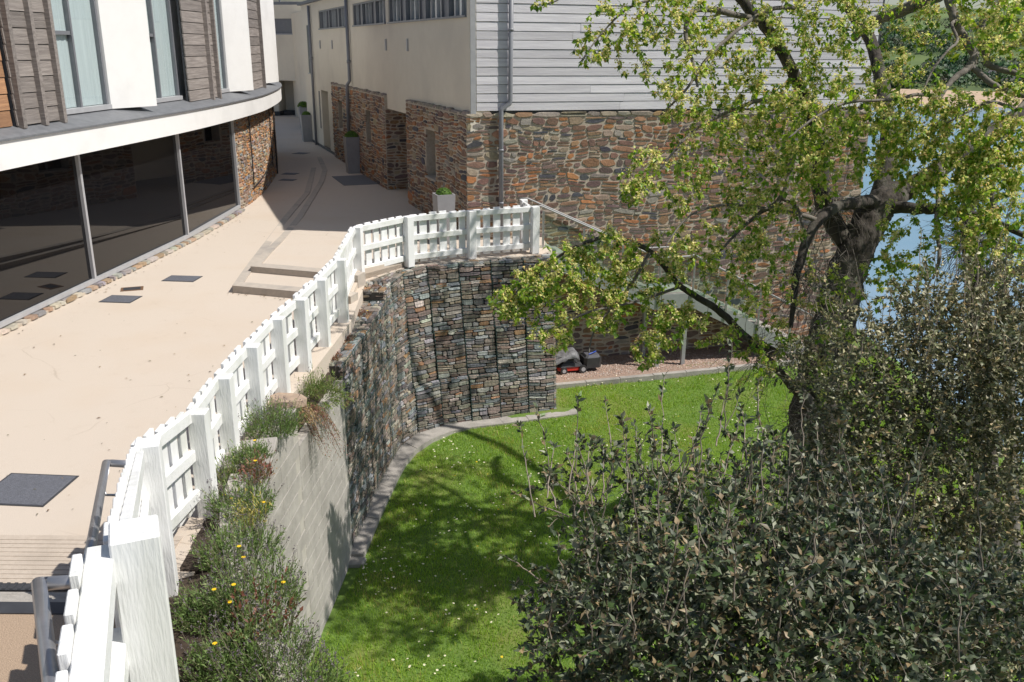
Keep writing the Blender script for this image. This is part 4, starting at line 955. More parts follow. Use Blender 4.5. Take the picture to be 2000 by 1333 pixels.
tag(npmesh('leaf_litter', lv, lf, HERB, col=lc), 'tiny dry leaves and grit scattered over the terrace', 'leaf litter', kind='stuff')
# ================================================================ VEGETATION helpers
def nrmz(a): return a / (np.linalg.norm(a, axis=-1, keepdims=True) + 1e-9)
def leaves(P, D, L, W, C, rr, fold=.25, curl=.12, up=None):
    """P base points, D directions, L lengths, W half widths, C colours -> verts, tris, cols"""
    n = len(P); D = nrmz(D)
    ref = rr.normal(size=(n, 3)) * .55 + (np.array([0, 0, 1.]) if up is None else up)
    S = nrmz(np.cross(D, ref)); N = np.cross(S, D)
    L = L[:, None]; W = W[:, None]
    mid = P + D * L * .48
    V = np.stack([P, mid - S * W + N * W * fold, mid - N * 0, mid + S * W + N * W * fold, P + D * L - N * L * curl], 1)
    F = np.array([[0, 2, 1], [0, 3, 2], [1, 2, 4], [2, 3, 4]])
    Fc = (np.arange(n)[:, None, None] * 5 + F[None]).reshape(-1, 3)
    cl = np.ones((n, 5, 4)); cl[:, :, :3] = C[:, None, :]
    return V.reshape(-1, 3), Fc, cl.reshape(-1, 4)
def palette(n, pal, rr):
    w_ = np.array([q[1] for q in pal], float); w_ /= w_.sum(); i = rr.choice(len(pal), n, p=w_); c_ = np.array([q[0] for q in pal])[i]
    return c_ * rr.uniform(.75, 1.3, (n, 1))
class Tubes:
    """many tapered twigs in one array mesh"""
    def __init__(s, n=4): s.n = n; s.V = []; s.F = []; s.c = 0
    def add(s, pts, rad):
        pts = np.asarray(pts); rad = np.asarray(rad); m = len(pts); d = np.gradient(pts, axis=0); d = nrmz(d)
        ref = np.array([.31, .82, .47]); a = nrmz(np.cross(d, ref)); b = np.cross(d, a); th = np.arange(s.n) * 2 * np.pi / s.n
        ring = pts[:, None] + (a[:, None] * np.cos(th)[None, :, None] + b[:, None] * np.sin(th)[None, :, None]) * rad[:, None, None]
        s.V.append(ring.reshape(-1, 3)); i, k = np.meshgrid(np.arange(m - 1), np.arange(s.n), indexing='ij'); q = s.c + i * s.n + k; q2 = s.c + i * s.n + (k + 1) % s.n
        s.F.append(np.stack([q, q2, q2 + s.n, q + s.n], -1).reshape(-1, 4)); s.c += m * s.n
    def build(s, name, m, parent): return npmesh(name, np.concatenate(s.V), np.concatenate(s.F), m, parent, smooth=True)
def limb_path(pts, n=8):
    W = catmull([atD(*q[:3]) for q in pts], n); r_ = []
    rad = [q[3] * q[2] / CF / 2 for q in pts]
    for i in range(len(pts) - 1):
        for k in range(n): r_.append(rad[i] + (rad[i + 1] - rad[i]) * k / n)
    r_.append(rad[-1]); return np.array([tuple(p) for p in W]), np.array(r_)
def grow(limbs, blobs, seed, ntip, droop, rr, tw_r=.010, step=.12, wob=.05, maxlen=9):
    """twigs from limbs out to points spread through the blobs; returns twig paths"""
    NP = np.concatenate([p for p, r in limbs]); NR2 = np.concatenate([r for p, r in limbs])
    wts = np.array([b[4] for b in blobs], float); wts /= wts.sum(); tips = []
    for i in rr.choice(len(blobs), ntip, p=wts):
        px, py, dep, rad = blobs[i][:4]; v = nrmz(rr.normal(size=3)) * rad * rr.uniform(.15, 1) ** .5
        if len(blobs[i]) > 5: v = v * np.array(blobs[i][5])
        tips.append(np.array(atD(px, py, dep)) + v)
    tips = np.array(tips); from mathutils.kdtree import KDTree
    def mk(): 
        kd = KDTree(cnt)
        for q in range(cnt): kd.insert(A[q], q)
        kd.balance(); return kd
    cap = len(NP) + ntip * 14; A = np.zeros((cap, 3)); A[:len(NP)] = NP; RA = np.zeros(cap); RA[:len(NP)] = NR2; cnt = len(NP); paths = []
    kd = mk(); tips = tips[np.argsort([kd.find(t)[2] for t in tips])]
    for j, t in enumerate(tips):
        if j % 150 == 149: kd = mk()
        best = None
        for co, i, d in kd.find_n(t, 10):
            sc_ = d - .35 * min(1.2, max(-1, co.z - t[2])) * (droop > 0) + .4 * (RA[i] > .12)
            if best is None or sc_ < best[0]: best = (sc_, i)
        i = best[1]; a = A[i].copy(); L = np.linalg.norm(t - a)
        if L < .05 or L > maxlen: continue
        m = max(4, min(12, int(L / step))); u = np.linspace(0, 1, m)[:, None]
        c_ = (a + t) / 2 + np.array([0, 0, droop * L]) + rr.normal(size=3) * L * .10
        p = (1 - u) ** 2 * a + 2 * u * (1 - u) * c_ + u ** 2 * t
        p[1:-1] += rr.normal(size=(m - 2, 3)) * wob * min(L, .6) * .35
        r0 = min(RA[i] * .7, tw_r * (.6 + .5 * L)); r_ = np.linspace(r0, .0022, m)
        paths.append((p, r_)); A[cnt:cnt + m - 1] = p[1:]; RA[cnt:cnt + m - 1] = r_[1:]; cnt += m - 1
    return paths
# ================================================================ WEEPING ELM
tb = gp(1592, 1075, LZ); tdep = 14.0
el = empty('weeping_elm', (4.75, 12.3, LZ), 'weeping elm with dark leaning trunk and fresh green leaves and yellow seed clusters', 'tree')
LIMB = {
 'trunk': [(1612, 1200, 14, 112), (1600, 1085, 14, 100), (1588, 860, 14, 94), (1600, 740, 14, 84), (1627, 640, 14, 78), (1652, 540, 14, 70), (1690, 450, 14, 68), (1725, 395, 14, 54), (1760, 372, 14.1, 46)],
 'l1': [(1735, 392, 14.0, 52), (1800, 355, 14.1, 46), (1850, 320, 14.4, 40), (1915, 270, 14.6, 34), (1990, 225, 15, 28), (2090, 190, 15.4, 20)],
 'l2': [(1722, 405, 14, 32), (1790, 408, 13.6, 26), (1850, 412, 13.2, 26), (1930, 430, 12.6, 18), (2020, 470, 12, 10)],
 'l3': [(1705, 425, 14, 46), (1732, 330, 14.2, 40), (1735, 250, 14.5, 34), (1722, 160, 15, 30), (1700, 80, 15.4, 28), (1660, 20, 15.8, 26), (1600, -70, 16, 22), (1560, -220, 15.5, 18), (1540, -420, 15, 10)],
 'l4': [(1650, 470, 14, 46), (1610, 400, 14, 44), (1600, 300, 13.8, 34), (1578, 220, 13.6, 30), (1548, 140, 13.4, 28), (1500, 60, 13.3, 26), (1452, 5, 13.2, 24), (1400, -70, 13, 18), (1350, -200, 12.8, 12), (1320, -330, 12.6, 6)],
 'l5': [(1668, 75, 15.3, 18), (1700, 45, 14.8, 23), (1760, 22, 14.2, 27), (1830, -8, 13.8, 30), (1950, -70, 13.4, 26), (2050, -200, 12.2, 20), (2060, -400, 11, 12), (1980, -560, 10, 6)],
 'l6': [(1800, -420, 13.4, 8), (1830, -200, 13, 15), (1850, -40, 12.6, 22), (1858, 20, 12.4, 22), (1880, 70, 12.3, 21), (1902, 105, 12.2, 20), (1896, 128, 12.1, 19), (1858, 160, 12, 13), (1832, 205, 11.9, 8), (1808, 300, 11.8, 4)],
 'l7': [(1896, 128, 12.1, 15), (1932, 160, 12, 14), (1970, 180, 11.8, 13), (2030, 195, 11.6, 12)],
 'l8': [(2040, 55, 12.6, 17), (1965, 38, 12.6, 17), (1925, 32, 12.6, 16), (1917, 75, 12.5, 16), (1925, 105, 12.5, 15), (1935, 130, 12.4, 14), (1985, 145, 12.2, 13), (2050, 170, 12, 11)],
 'l10': [(1705, 395, 13.9, 34), (1645, 400, 13.4, 24), (1595, 435, 13, 24), (1560, 520, 12.8, 20), (1545, 640, 12.6, 9)],
 'low': [(1592, 800, 13.8, 40), (1540, 745, 13.4, 20), (1470, 672, 13, 18), (1400, 605, 12.8, 17), (1330, 560, 12.6, 14), (1270, 492, 12.5, 12), (1190, 464, 12.4, 10), (1120, 485, 12.3, 8), (1060, 525, 12.2, 6), (1010, 570, 12.1, 4)],
 'low2': [(1270, 492, 12.5, 9), (1230, 560, 12.4, 7), (1165, 640, 12.3, 5), (1150, 690, 12.2, 3)],
 'low3': [(1330, 560, 12.6, 8), (1240, 590, 12.2, 6), (1150, 610, 12, 5), (1090, 640, 11.9, 3)],
 'm1': [(1600, 300, 13.8, 22), (1555, 290, 13.2, 18), (1545, 330, 12.9, 15), (1525, 388, 12.7, 13), (1480, 420, 12.5, 10), (1440, 455, 12.3, 7), (1380, 520, 12.1, 4)],
 'm2': [(1525, 388, 12.7, 9), (1555, 405, 12.5, 8), (1570, 450, 12.4, 6), (1577, 485, 12.3, 4)],
 'm3': [(1572, 205, 13.6, 18), (1545, 196, 13.1, 14), (1500, 192, 12.6, 11), (1420, 220, 12.4, 8), (1350, 260, 12.2, 6), (1290, 330, 12, 4)],
 'm4': [(1500, 15, 13.2, 14), (1480, 38, 12.9, 14), (1400, 20, 12.6, 15), (1350, 25, 12.3, 12), (1340, 70, 12.1, 10), (1355, 130, 12, 8), (1362, 170, 11.9, 5)],
 'm5': [(1560, 15, 13, 10), (1500, 20, 12.6, 10), (1440, 60, 12.4, 9), (1385, 110, 12.2, 8), (1340, 175, 12, 6), (1290, 225, 11.9, 4)],
 'm6': [(1830, 190, 12, 8), (1790, 185, 11.7, 8), (1750, 195, 11.5, 8), (1660, 200, 11.3, 7), (1600, 225, 11.1, 6), (1540, 270, 11, 4)],
 'm7': [(1895, 40, 12.6, 9), (1860, 45, 12.2, 8), (1870, 80, 12, 7), (1850, 100, 11.8, 6), (1820, 140, 11.7, 5), (1800, 190, 11.6, 4)],
 'm8': [(2020, 175, 11.8, 12), (1985, 220, 11.6, 9), (1975, 250, 11.5, 7), (1955, 280, 11.4, 5), (1950, 330, 11.4, 3)],
 'm9': [(1985, 215, 11.6, 9), (1960, 205, 11.4, 8), (1930, 200, 11.3, 6), (1880, 225, 11.2, 4), (1850, 240, 11.1, 3)],
 'm10': [(1400, -30, 12.8, 9), (1330, -10, 12.4, 8), (1240, 10, 12.1, 6), (1180, 60, 12, 4), (1135, 120, 11.9, 3)],
 'm11': [(1130, -30, 12, 5), (1090, 0, 11.9, 4), (1060, 10, 11.9, 3)],
 'm12': [(1840, 330, 14, 14), (1830, 430, 13.2, 12), (1835, 500, 12.9, 9), (1822, 545, 12.8, 6)],
 'm13': [(1600, 432, 13.05, 14), (1565, 420, 12.8, 11), (1520, 412, 12.5, 9), (1430, 400, 12.2, 7), (1350, 420, 12, 5), (1300, 480, 11.8, 3)],
}
limbs = [limb_path(v, 18 if k == 'trunk' else 8) for k, v in LIMB.items()]
limbs = [limbs[0]] + [(p, r_ * .84) for p, r_ in limbs[1:]]
re_ = np.random.default_rng(77)
trk = MB(); trk.tube(limbs[0][0], list(limbs[0][1] * (1 + .07 * np.sin(np.arange(len(limbs[0][1])) * .9) * .5)), 36)
for i, v_ in enumerate(trk.v):
    k = i // 36; a = (i % 36) / 36 * 2 * math.pi
    if k < len(limbs[0][0]):
        c0 = Vector(limbs[0][0][k]); f_ = 1 + .05 * math.sin(9 * a + .5 * k) + .04 * math.sin(15 * a - .35 * k + 2 * math.sin(k * .4)) + .05 * math.sin(2 * a + k * .13) + re_.uniform(-.018, .018)
        trk.v[i] = c0 + (v_ - c0) * f_
o = trk.build('trunk', BARK, el, True)
nb_ = 0
for (k, v), (p, r_) in zip(list(LIMB.items())[1:], limbs[1:]):
    p = p.copy(); p[1:-1] += re_.normal(size=(len(p) - 2, 3)) * (r_[1:-1, None] * .10)
    MB().tube(p, list(r_), 10 if r_[0] > .06 else 7).build('limb', BARK if r_[0] > .1 else TWIG, el, True)
BL = [(1300, 70, 12.2, .75, 8), (1210, 50, 12, .5, 3.5), (1150, 100, 11.95, .26, 1.6), (1340, 190, 12, .45, 2.6), (1420, 110, 12.5, .8, 6), (1440, 240, 12.4, .6, 5), (1375, 300, 12.1, .55, 4),
      (1260, 330, 11.9, .38, 2.2), (1235, 375, 11.8, .2, 1.1), (1330, 385, 12, .3, 1.5), (1530, 120, 12.8, .9, 7), (1520, 250, 12.2, .7, 6), (1610, 260, 11.7, .8, 8), (1560, 330, 11.9, .6, 5), (1680, 130, 12.6, .9, 6),
      (1700, 250, 11.6, .75, 8), (1800, 240, 11.5, .65, 8), (1900, 270, 11.6, .65, 8), (1960, 400, 11.5, .75, 7), (1880, 440, 11.7, .45, 3.5), (1790, 315, 11.5, .45, 4.5), (1870, 370, 11.6, .5, 6), (1760, 470, 12, .4, 1.5), (1930, 330, 11.5, .5, 4), (1960, 300, 11.6, .5, 4), (1950, 500, 11.6, .5, 3.5),
      (1470, 380, 12.2, .5, 3.5), (1430, 470, 12.1, .5, 3), (1350, 520, 12, .4, 2.2), (1480, 540, 12.2, .55, 2.4), (1400, 620, 12.2, .5, 2.2), (1180, 500, 12.3, .45, 5.5), (1100, 540, 12.2, .5, 6), (1000, 590, 12.1, .32, 3.4), (1040, 560, 12.1, .35, 3),
      (1260, 540, 12.3, .5, 5), (1180, 600, 12.2, .42, 3.4), (1080, 640, 12.1, .35, 2.6), (1310, 640, 12.2, .38, 3.2), (1260, 690, 12.1, .25, .9), (1310, 480, 12.3, .3, 1.2), (1660, 690, 12.8, .5, 1.8), (1560, 650, 12.8, .6, 2), (1620, 560, 13, .4, 1.2), (1740, 560, 12.6, .5, 1.6),
      (1960, 40, 12.3, .6, 4), (1850, 60, 12.4, .5, 1.6), (1620, 40, 13, .7, 4), (1060, 0, 11.9, .16, .7), (1510, 460, 12.3, .4, 1.6), (1620, 760, 12.6, .4, 1.2), (1480, 700, 12.6, .5, 1.4), (1780, 520, 12.2, .5, 1.4),
      (1990, 200, 11.5, .5, 3), (2060, 330, 11.5, .8, 5), (2080, 80, 12, 1, 5), (1500, -90, 13, 1.2, 8), (1750, -100, 13.5, 1.4, 8), (1300, -60, 12.2, .6, 3), (1450, -230, 13, 1.2, 7), (1620, -300, 14, 1.4, 5), (1830, -330, 13.4, 1.5, 5), (2040, -230, 12.2, 1.3, 3.5), (1320, -250, 12.6, .8, 5), (2080, -60, 10.4, 1.0, 4.5), (2010, -330, 10.6, 1.3, 5.5), (1880, -250, 11.6, 1.1, 3.5), (1975, -10, 9.4, .7, 3), (1900, -150, 9.3, .9, 4), (1420, -130, 17.5, 1.4, 5), (1280, -130, 18, 1.2, 4), (1560, -130, 17, 1.3, 4)]
paths = grow(limbs, BL, 5, 5000, .10, re_, .0075, .11, .05)
tw = Tubes(4)
for p, r_ in paths: tw.add(p, r_)
# bare fine shoots bursting from trunk and old wounds
for (px, py, dp_, n_, L0) in ((1625, 405, 13.9, 110, .7), (1640, 520, 13.7, 60, .7), (1580, 850, 13.6, 190, .8), (1620, 640, 13.6, 60, .6), (1500, 690, 12.9, 90, .7), (1570, 560, 12.8, 110, .9), (1560, 960, 13.5, 120, .7)):
    c0 = np.array(atD(px, py, dp_))
    for q in range(n_):
        a = c0 + re_.normal(size=3) * .2; d = nrmz(re_.normal(size=3) + np.array([-.3, -.3, -.15])) * L0 * re_.uniform(.4, 1.2); u = np.linspace(0, 1, 5)[:, None]
        tw.add(a + d * u + np.array([0, 0, -.22 * L0]) * u ** 2 + re_.normal(size=(5, 3)) * .012, np.linspace(.0055, .0018, 5))
tag(tw.build('twigs', TWIG, el), kind='stuff')
LP = []; LD = []; SP = []; SDm = []
for p, r_ in paths:
    m = len(p); L = np.linalg.norm(p[-1] - p[0]); nl = int(5 + min(15, L * 13) * re_.uniform(.6, 1.5)); seedy = re_.random() < .62
    for q in range(nl):
        u = 1 - re_.random() ** 2.0 * .7; x = u * (m - 1); i = min(m - 2, int(x)); f_ = x - i; b = p[i] * (1 - f_) + p[i + 1] * f_; d = nrmz(p[i + 1] - p[i])
        LP.append(b); LD.append(d * .5 + nrmz(re_.normal(size=3)) * .9 + np.array([0, 0, -.55]))
        if seedy and re_.random() < .62:
            for s_ in range(7): SP.append(b + re_.normal(size=3) * .028); SDm.append(nrmz(re_.normal(size=3)) + np.array([0, 0, -.2]))
LP = np.array(LP); LD = np.array(LD); n_ = len(LP)
EP = [((.24, .36, .04), 5), ((.16, .28, .032), 4), ((.38, .47, .075), 4), ((.09, .18, .022), 2)]
V, Fc, C = leaves(LP, LD, re_.uniform(.05, .105, n_), re_.uniform(.016, .034, n_), palette(n_, EP, re_), re_)
tag(npmesh('leaves', V, Fc, LEAF, el, col=C), kind='stuff')
SP = np.array(SP); n_ = len(SP)
V, Fc, C = leaves(SP, np.array(SDm), re_.uniform(.028, .046, n_), re_.uniform(.012, .02, n_), palette(n_, [((.68, .64, .26), 5), ((.74, .64, .32), 3), ((.58, .62, .20), 3), ((.56, .38, .16), 1.2)], re_), re_)
tag(npmesh('seed_clusters', V, Fc, SEED, el, col=C), kind='stuff')
# ================================================================ SLIM TREE behind
s2 = empty('slim_tree', atD(1934, 1135, 15), 'slim dark tree stem with spiky twig bursts standing before the water', 'tree')
L2 = [limb_path([(1934, 1135, 15, 52), (1925, 900, 15, 46), (1912, 640, 15, 44), (1908, 560, 15, 38), (1900, 500, 15, 36), (1890, 440, 15, 26), (1895, 340, 15.2, 16), (1900, 260, 15.4, 8)]), limb_path([(1982, 1210, 14, 28), (1975, 900, 14, 24), (1962, 600, 14, 22), (1945, 480, 14, 18), (1940, 400, 14, 12), (1935, 300, 14, 7)])]
MB().tube(L2[0][0], list(L2[0][1]), 12).build('trunk', BARK, s2, True); MB().tube(L2[1][0], list(L2[1][1]), 9).build('trunk', TWIG, s2, True)
t2 = Tubes(4)
for (px, py, dp_, n_, L0) in ((1895, 470, 15, 240, .85), (1900, 420, 15, 120, .8), (1945, 500, 14, 60, .6), (1890, 530, 15, 60, .5)):
    c0 = np.array(atD(px, py, dp_))
    for q in range(n_):
        a = c0 + re_.normal(size=3) * .12; d = nrmz(re_.normal(size=3) + np.array([-.35, 0, -.1])) * L0 * re_.uniform(.4, 1.1); u = np.linspace(0, 1, 5)[:, None]
        t2.add(a + d * u + np.array([0, 0, -.1]) * u ** 2, np.linspace(.006, .002, 5))
p2 = grow(L2, [(1900, 330, 15, .7, 3), (1930, 430, 14.3, .5, 2)], 3, 90, .05, re_, .008)
for p, r_ in p2: t2.add(p, r_)
tag(t2.build('twigs', TWIG, s2), kind='stuff')
LP = np.concatenate([p[-4:] for p, r_ in p2] * 3) + re_.normal(size=(len(p2) * 12, 3)) * .03; n_ = len(LP)
V, Fc, C = leaves(LP, re_.normal(size=(n_, 3)) + np.array([0, 0, -.4]), re_.uniform(.05, .09, n_), re_.uniform(.015, .03, n_), palette(n_, EP, re_), re_)
tag(npmesh('leaves', V, Fc, LEAF, s2, col=C), kind='stuff')
# ================================================================ HOLM OAKS
def holm(name, lab, base, stems, blobs, ntip, pal, seed, lscale=1.0, sprigs=()):
    rr = np.random.default_rng(seed); o = empty(name, base, lab, 'shrub'); b0 = np.array(base)
    lm_ = []
    for (px, py, dep, r0) in stems:
        t = np.array(atD(px, py, dep)); u = np.linspace(0, 1, 14)[:, None]; c_ = b0 * .45 + t * .55 + np.array([0, 0, -.6]) + rr.normal(size=3) * .25
        p = (1 - u) ** 2 * (b0 + rr.normal(size=3) * np.array([.25, .25, 0])) + 2 * u * (1 - u) * c_ + u ** 2 * t; p[1:-1] += rr.normal(size=(12, 3)) * .02
        r_ = np.linspace(r0, .006, 14); lm_.append((p, r_)); MB().tube(p, list(r_), 7).build('stem', OAKTWIG, o, True)
    ph = grow(lm_, blobs, seed, ntip, -.02, rr, .0065, .1, .05)
    for (px, py, dep, px1, py1, dep1) in sprigs:
        a, b = np.array(atD(px, py, dep)), np.array(atD(px1, py1, dep1)); u = np.linspace(0, 1, 9)[:, None]; p = a + (b - a) * u + rr.normal(size=(9, 3)) * .005; ph.append((p, np.linspace(.007, .003, 9)))
    tips_ = sorted(ph, key=lambda q: -q[0][-1][2])[:int(len(ph) * .4)]
    for q in rr.choice(len(tips_), int(len(ph) * .035), replace=False):
        a = tips_[q][0][-1]; u = np.linspace(0, 1, 7)[:, None]; e_ = (np.array([0, 0, 1]) + rr.normal(size=3) * .28) * rr.uniform(.18, .55); ph.append((a + e_ * u + rr.normal(size=(7, 3)) * .008, np.linspace(.005, .0025, 7)))
    tt = Tubes(4); LP = []; LD = []
    for p, r_ in ph:
        tt.add(p, r_); m = len(p); L = np.linalg.norm(p[-1] - p[0]); nl = int(9 + min(12, L * 14))
        for q in range(nl):
            u = 1 - rr.random() ** 1.9 * .62; x = u * (m - 1); i = min(m - 2, int(x)); f_ = x - i; d = nrmz(p[i + 1] - p[i])
            LP.append(p[i] * (1 - f_) + p[i + 1] * f_); LD.append(d * .55 + nrmz(rr.normal(size=3)) * .75 + np.array([0, 0, .18]))
    tag(tt.build('twigs', OAKTWIG, o), kind='stuff'); LP = np.array(LP); LD = np.array(LD); n_ = len(LP)
    V, Fc, C = leaves(LP, LD, rr.uniform(.028, .075, n_) * lscale, rr.uniform(.009, .018, n_) * lscale, palette(n_, pal, rr), rr, fold=.3)
    tag(npmesh('leaves', V, Fc, OAKLEAF, o, col=C), kind='stuff'); return n_
OP = [((.05, .07, .034), 6), ((.095, .12, .06), 5), ((.26, .27, .18), 3), ((.26, .19, .10), 1.6), ((.15, .125, .07), 1.6), ((.10, .17, .045), 1.4)]
FBl = [(1300, 1260, 5.3, .8, 9), (1480, 1270, 5.2, .85, 10), (1120, 1290, 5.9, .45, 3.5), (1200, 1130, 6.1, .55, 4.5), (1380, 1110, 5.9, .7, 8), (1560, 1130, 5.8, .7, 7), (1250, 990, 6.6, .4, .7), (1420, 980, 6.5, .4, .9), (1330, 1040, 6.3, .5, 1.4), (1850, 1200, 6.2, .6, 5), (1950, 1300, 5.9, .7, 6), (1950, 1180, 6.6, .5, 3),
       (1660, 1220, 5.5, .75, 7), (1800, 1290, 5.6, .7, 6), (1170, 890, 6.9, .22, .3), (1100, 970, 6.7, .26, .5), (1440, 860, 6.9, .28, .4), (1520, 940, 6.6, .4, 1.2), (1640, 1050, 6.1, .5, 2.4), (1400, 1330, 5, .9, 8), (1600, 1340, 5, .9, 7),
       (1250, 1380, 5.1, .8, 5), (1080, 1180, 6.3, .3, 1.5), (1720, 1130, 5.9, .45, 3), (1300, 860, 7, .2, .2), (1600, 970, 6.4, .4, 1.2), (1230, 1200, 5.8, .55, 4), (1750, 1220, 5.8, .6, 4)]
fbase = (1.9, 6.0, LZ)
holm('holm_oak_shrub', 'big dark holm oak shrub filling the bottom centre in front of the lawn', fbase, [(1300, 1000, 6.4, .05), (1430, 930, 6.5, .05), (1200, 1050, 6.3, .04), (1550, 1080, 5.9, .05), (1400, 1200, 5.5, .05), (1650, 1180, 5.6, .045), (1180, 1250, 5.9, .035), (1780, 1280, 5.6, .04), (1500, 1300, 5.2, .04), (1120, 980, 6.7, .02)],
     FBl, 5000, OP, 91, 1.05, sprigs=[(1200, 930, 6.7, 1182, 785, 7), (1290, 950, 6.6, 1296, 735, 7.1), (1080, 960, 6.8, 1062, 850, 6.9), (1482, 900, 6.6, 1480, 745, 7), (1250, 940, 6.6, 1240, 830, 6.9), (1400, 870, 6.7, 1415, 775, 6.9), (1110, 1010, 6.6, 1005, 965, 6.7), (1150, 1000, 6.5, 1075, 930, 6.7), (1080, 1150, 6.3, 985, 1085, 6.4), (1350, 900, 6.7, 1370, 800, 7), (1460, 900, 6.7, 1450, 800, 6.9)] + [(x_ + q_ * 7 % 31 - 15, 1010 - (q_ * 37) % 60, 6.5, x_ + (q_ * 53) % 90 - 45, 830 + (q_ * 41) % 110, 6.8) for q_, x_ in enumerate(range(1060, 1600, 15))])
OP2 = [((.10, .12, .055), 5), ((.18, .19, .09), 5), ((.38, .36, .21), 3), ((.42, .32, .16), 1.6), ((.22, .20, .10), 2), ((.50, .46, .31), 1.5)]
RBl = [(1750, 760, 9, .75, 7), (1880, 720, 9, .85, 9), (1960, 850, 8.6, .85, 8), (1740, 900, 8.7, .55, 3.5), (1850, 980, 8.3, .6, 3.5), (1960, 1080, 8, .7, 5), (1650, 830, 9.2, .45, 3), (1800, 630, 9.4, .55, 4), (1960, 620, 9.4, .65, 6), (1900, 1180, 7.7, .6, 3.5), (1720, 1010, 8.3, .35, 1.5), (1990, 1240, 7.4, .6, 4), (1780, 1120, 7.9, .35, 1.5), (2060, 760, 8.8, .9, 6), (1690, 720, 9.3, .4, 2), (1870, 850, 8.8, .7, 5), (1620, 900, 9.4, .45, 2.4), (1600, 980, 9.2, .4, 2), (1700, 800, 9, .5, 3), (1660, 640, 9.6, .4, 1.6), (1560, 720, 10, .35, .9), (1850, 660, 9.2, .5, 4), (1990, 680, 9.2, .6, 5), (1930, 780, 8.9, .6, 5), (1800, 1050, 8.1, .5, 3), (1700, 940, 8.6, .5, 3), (1640, 960, 8.9, .4, 2), (1900, 1080, 8, .6, 4), (3300, -80, 4.1, 1.3, 6), (2900, 150, 5.2, 1.1, 3.5), (2500, 420, 6.6, 1.1, 4)]  # last blobs: unseen oak crown added out of view to shade the front shrub
holm('holm_oak_shrub', 'tan tinged holm oak shrub at the right edge below the water, plus an unseen shading crown', (5.3, 9.0, LZ), [(1750, 800, 8.9, .05), (1880, 750, 8.9, .06), (1960, 900, 8.5, .05), (1740, 950, 8.5, .035), (1850, 1000, 8.2, .04), (1800, 640, 9.4, .04), (1960, 640, 9.3, .045), (1920, 1150, 7.8, .035), (2060, 780, 8.7, .04), (3300, -80, 4.1, .09), (2900, 150, 5.2, .07), (2500, 420, 6.6, .06)],
     RBl, 8700, OP2, 92, 1.0, sprigs=[(1880, 640, 9.2, 1890, 500, 9.4), (1960, 600, 9.2, 1965, 470, 9.3), (1700, 720, 9.2, 1660, 640, 9.4), (1800, 640, 9.3, 1790, 560, 9.4), (1930, 620, 9.2, 1925, 520, 9.4)])
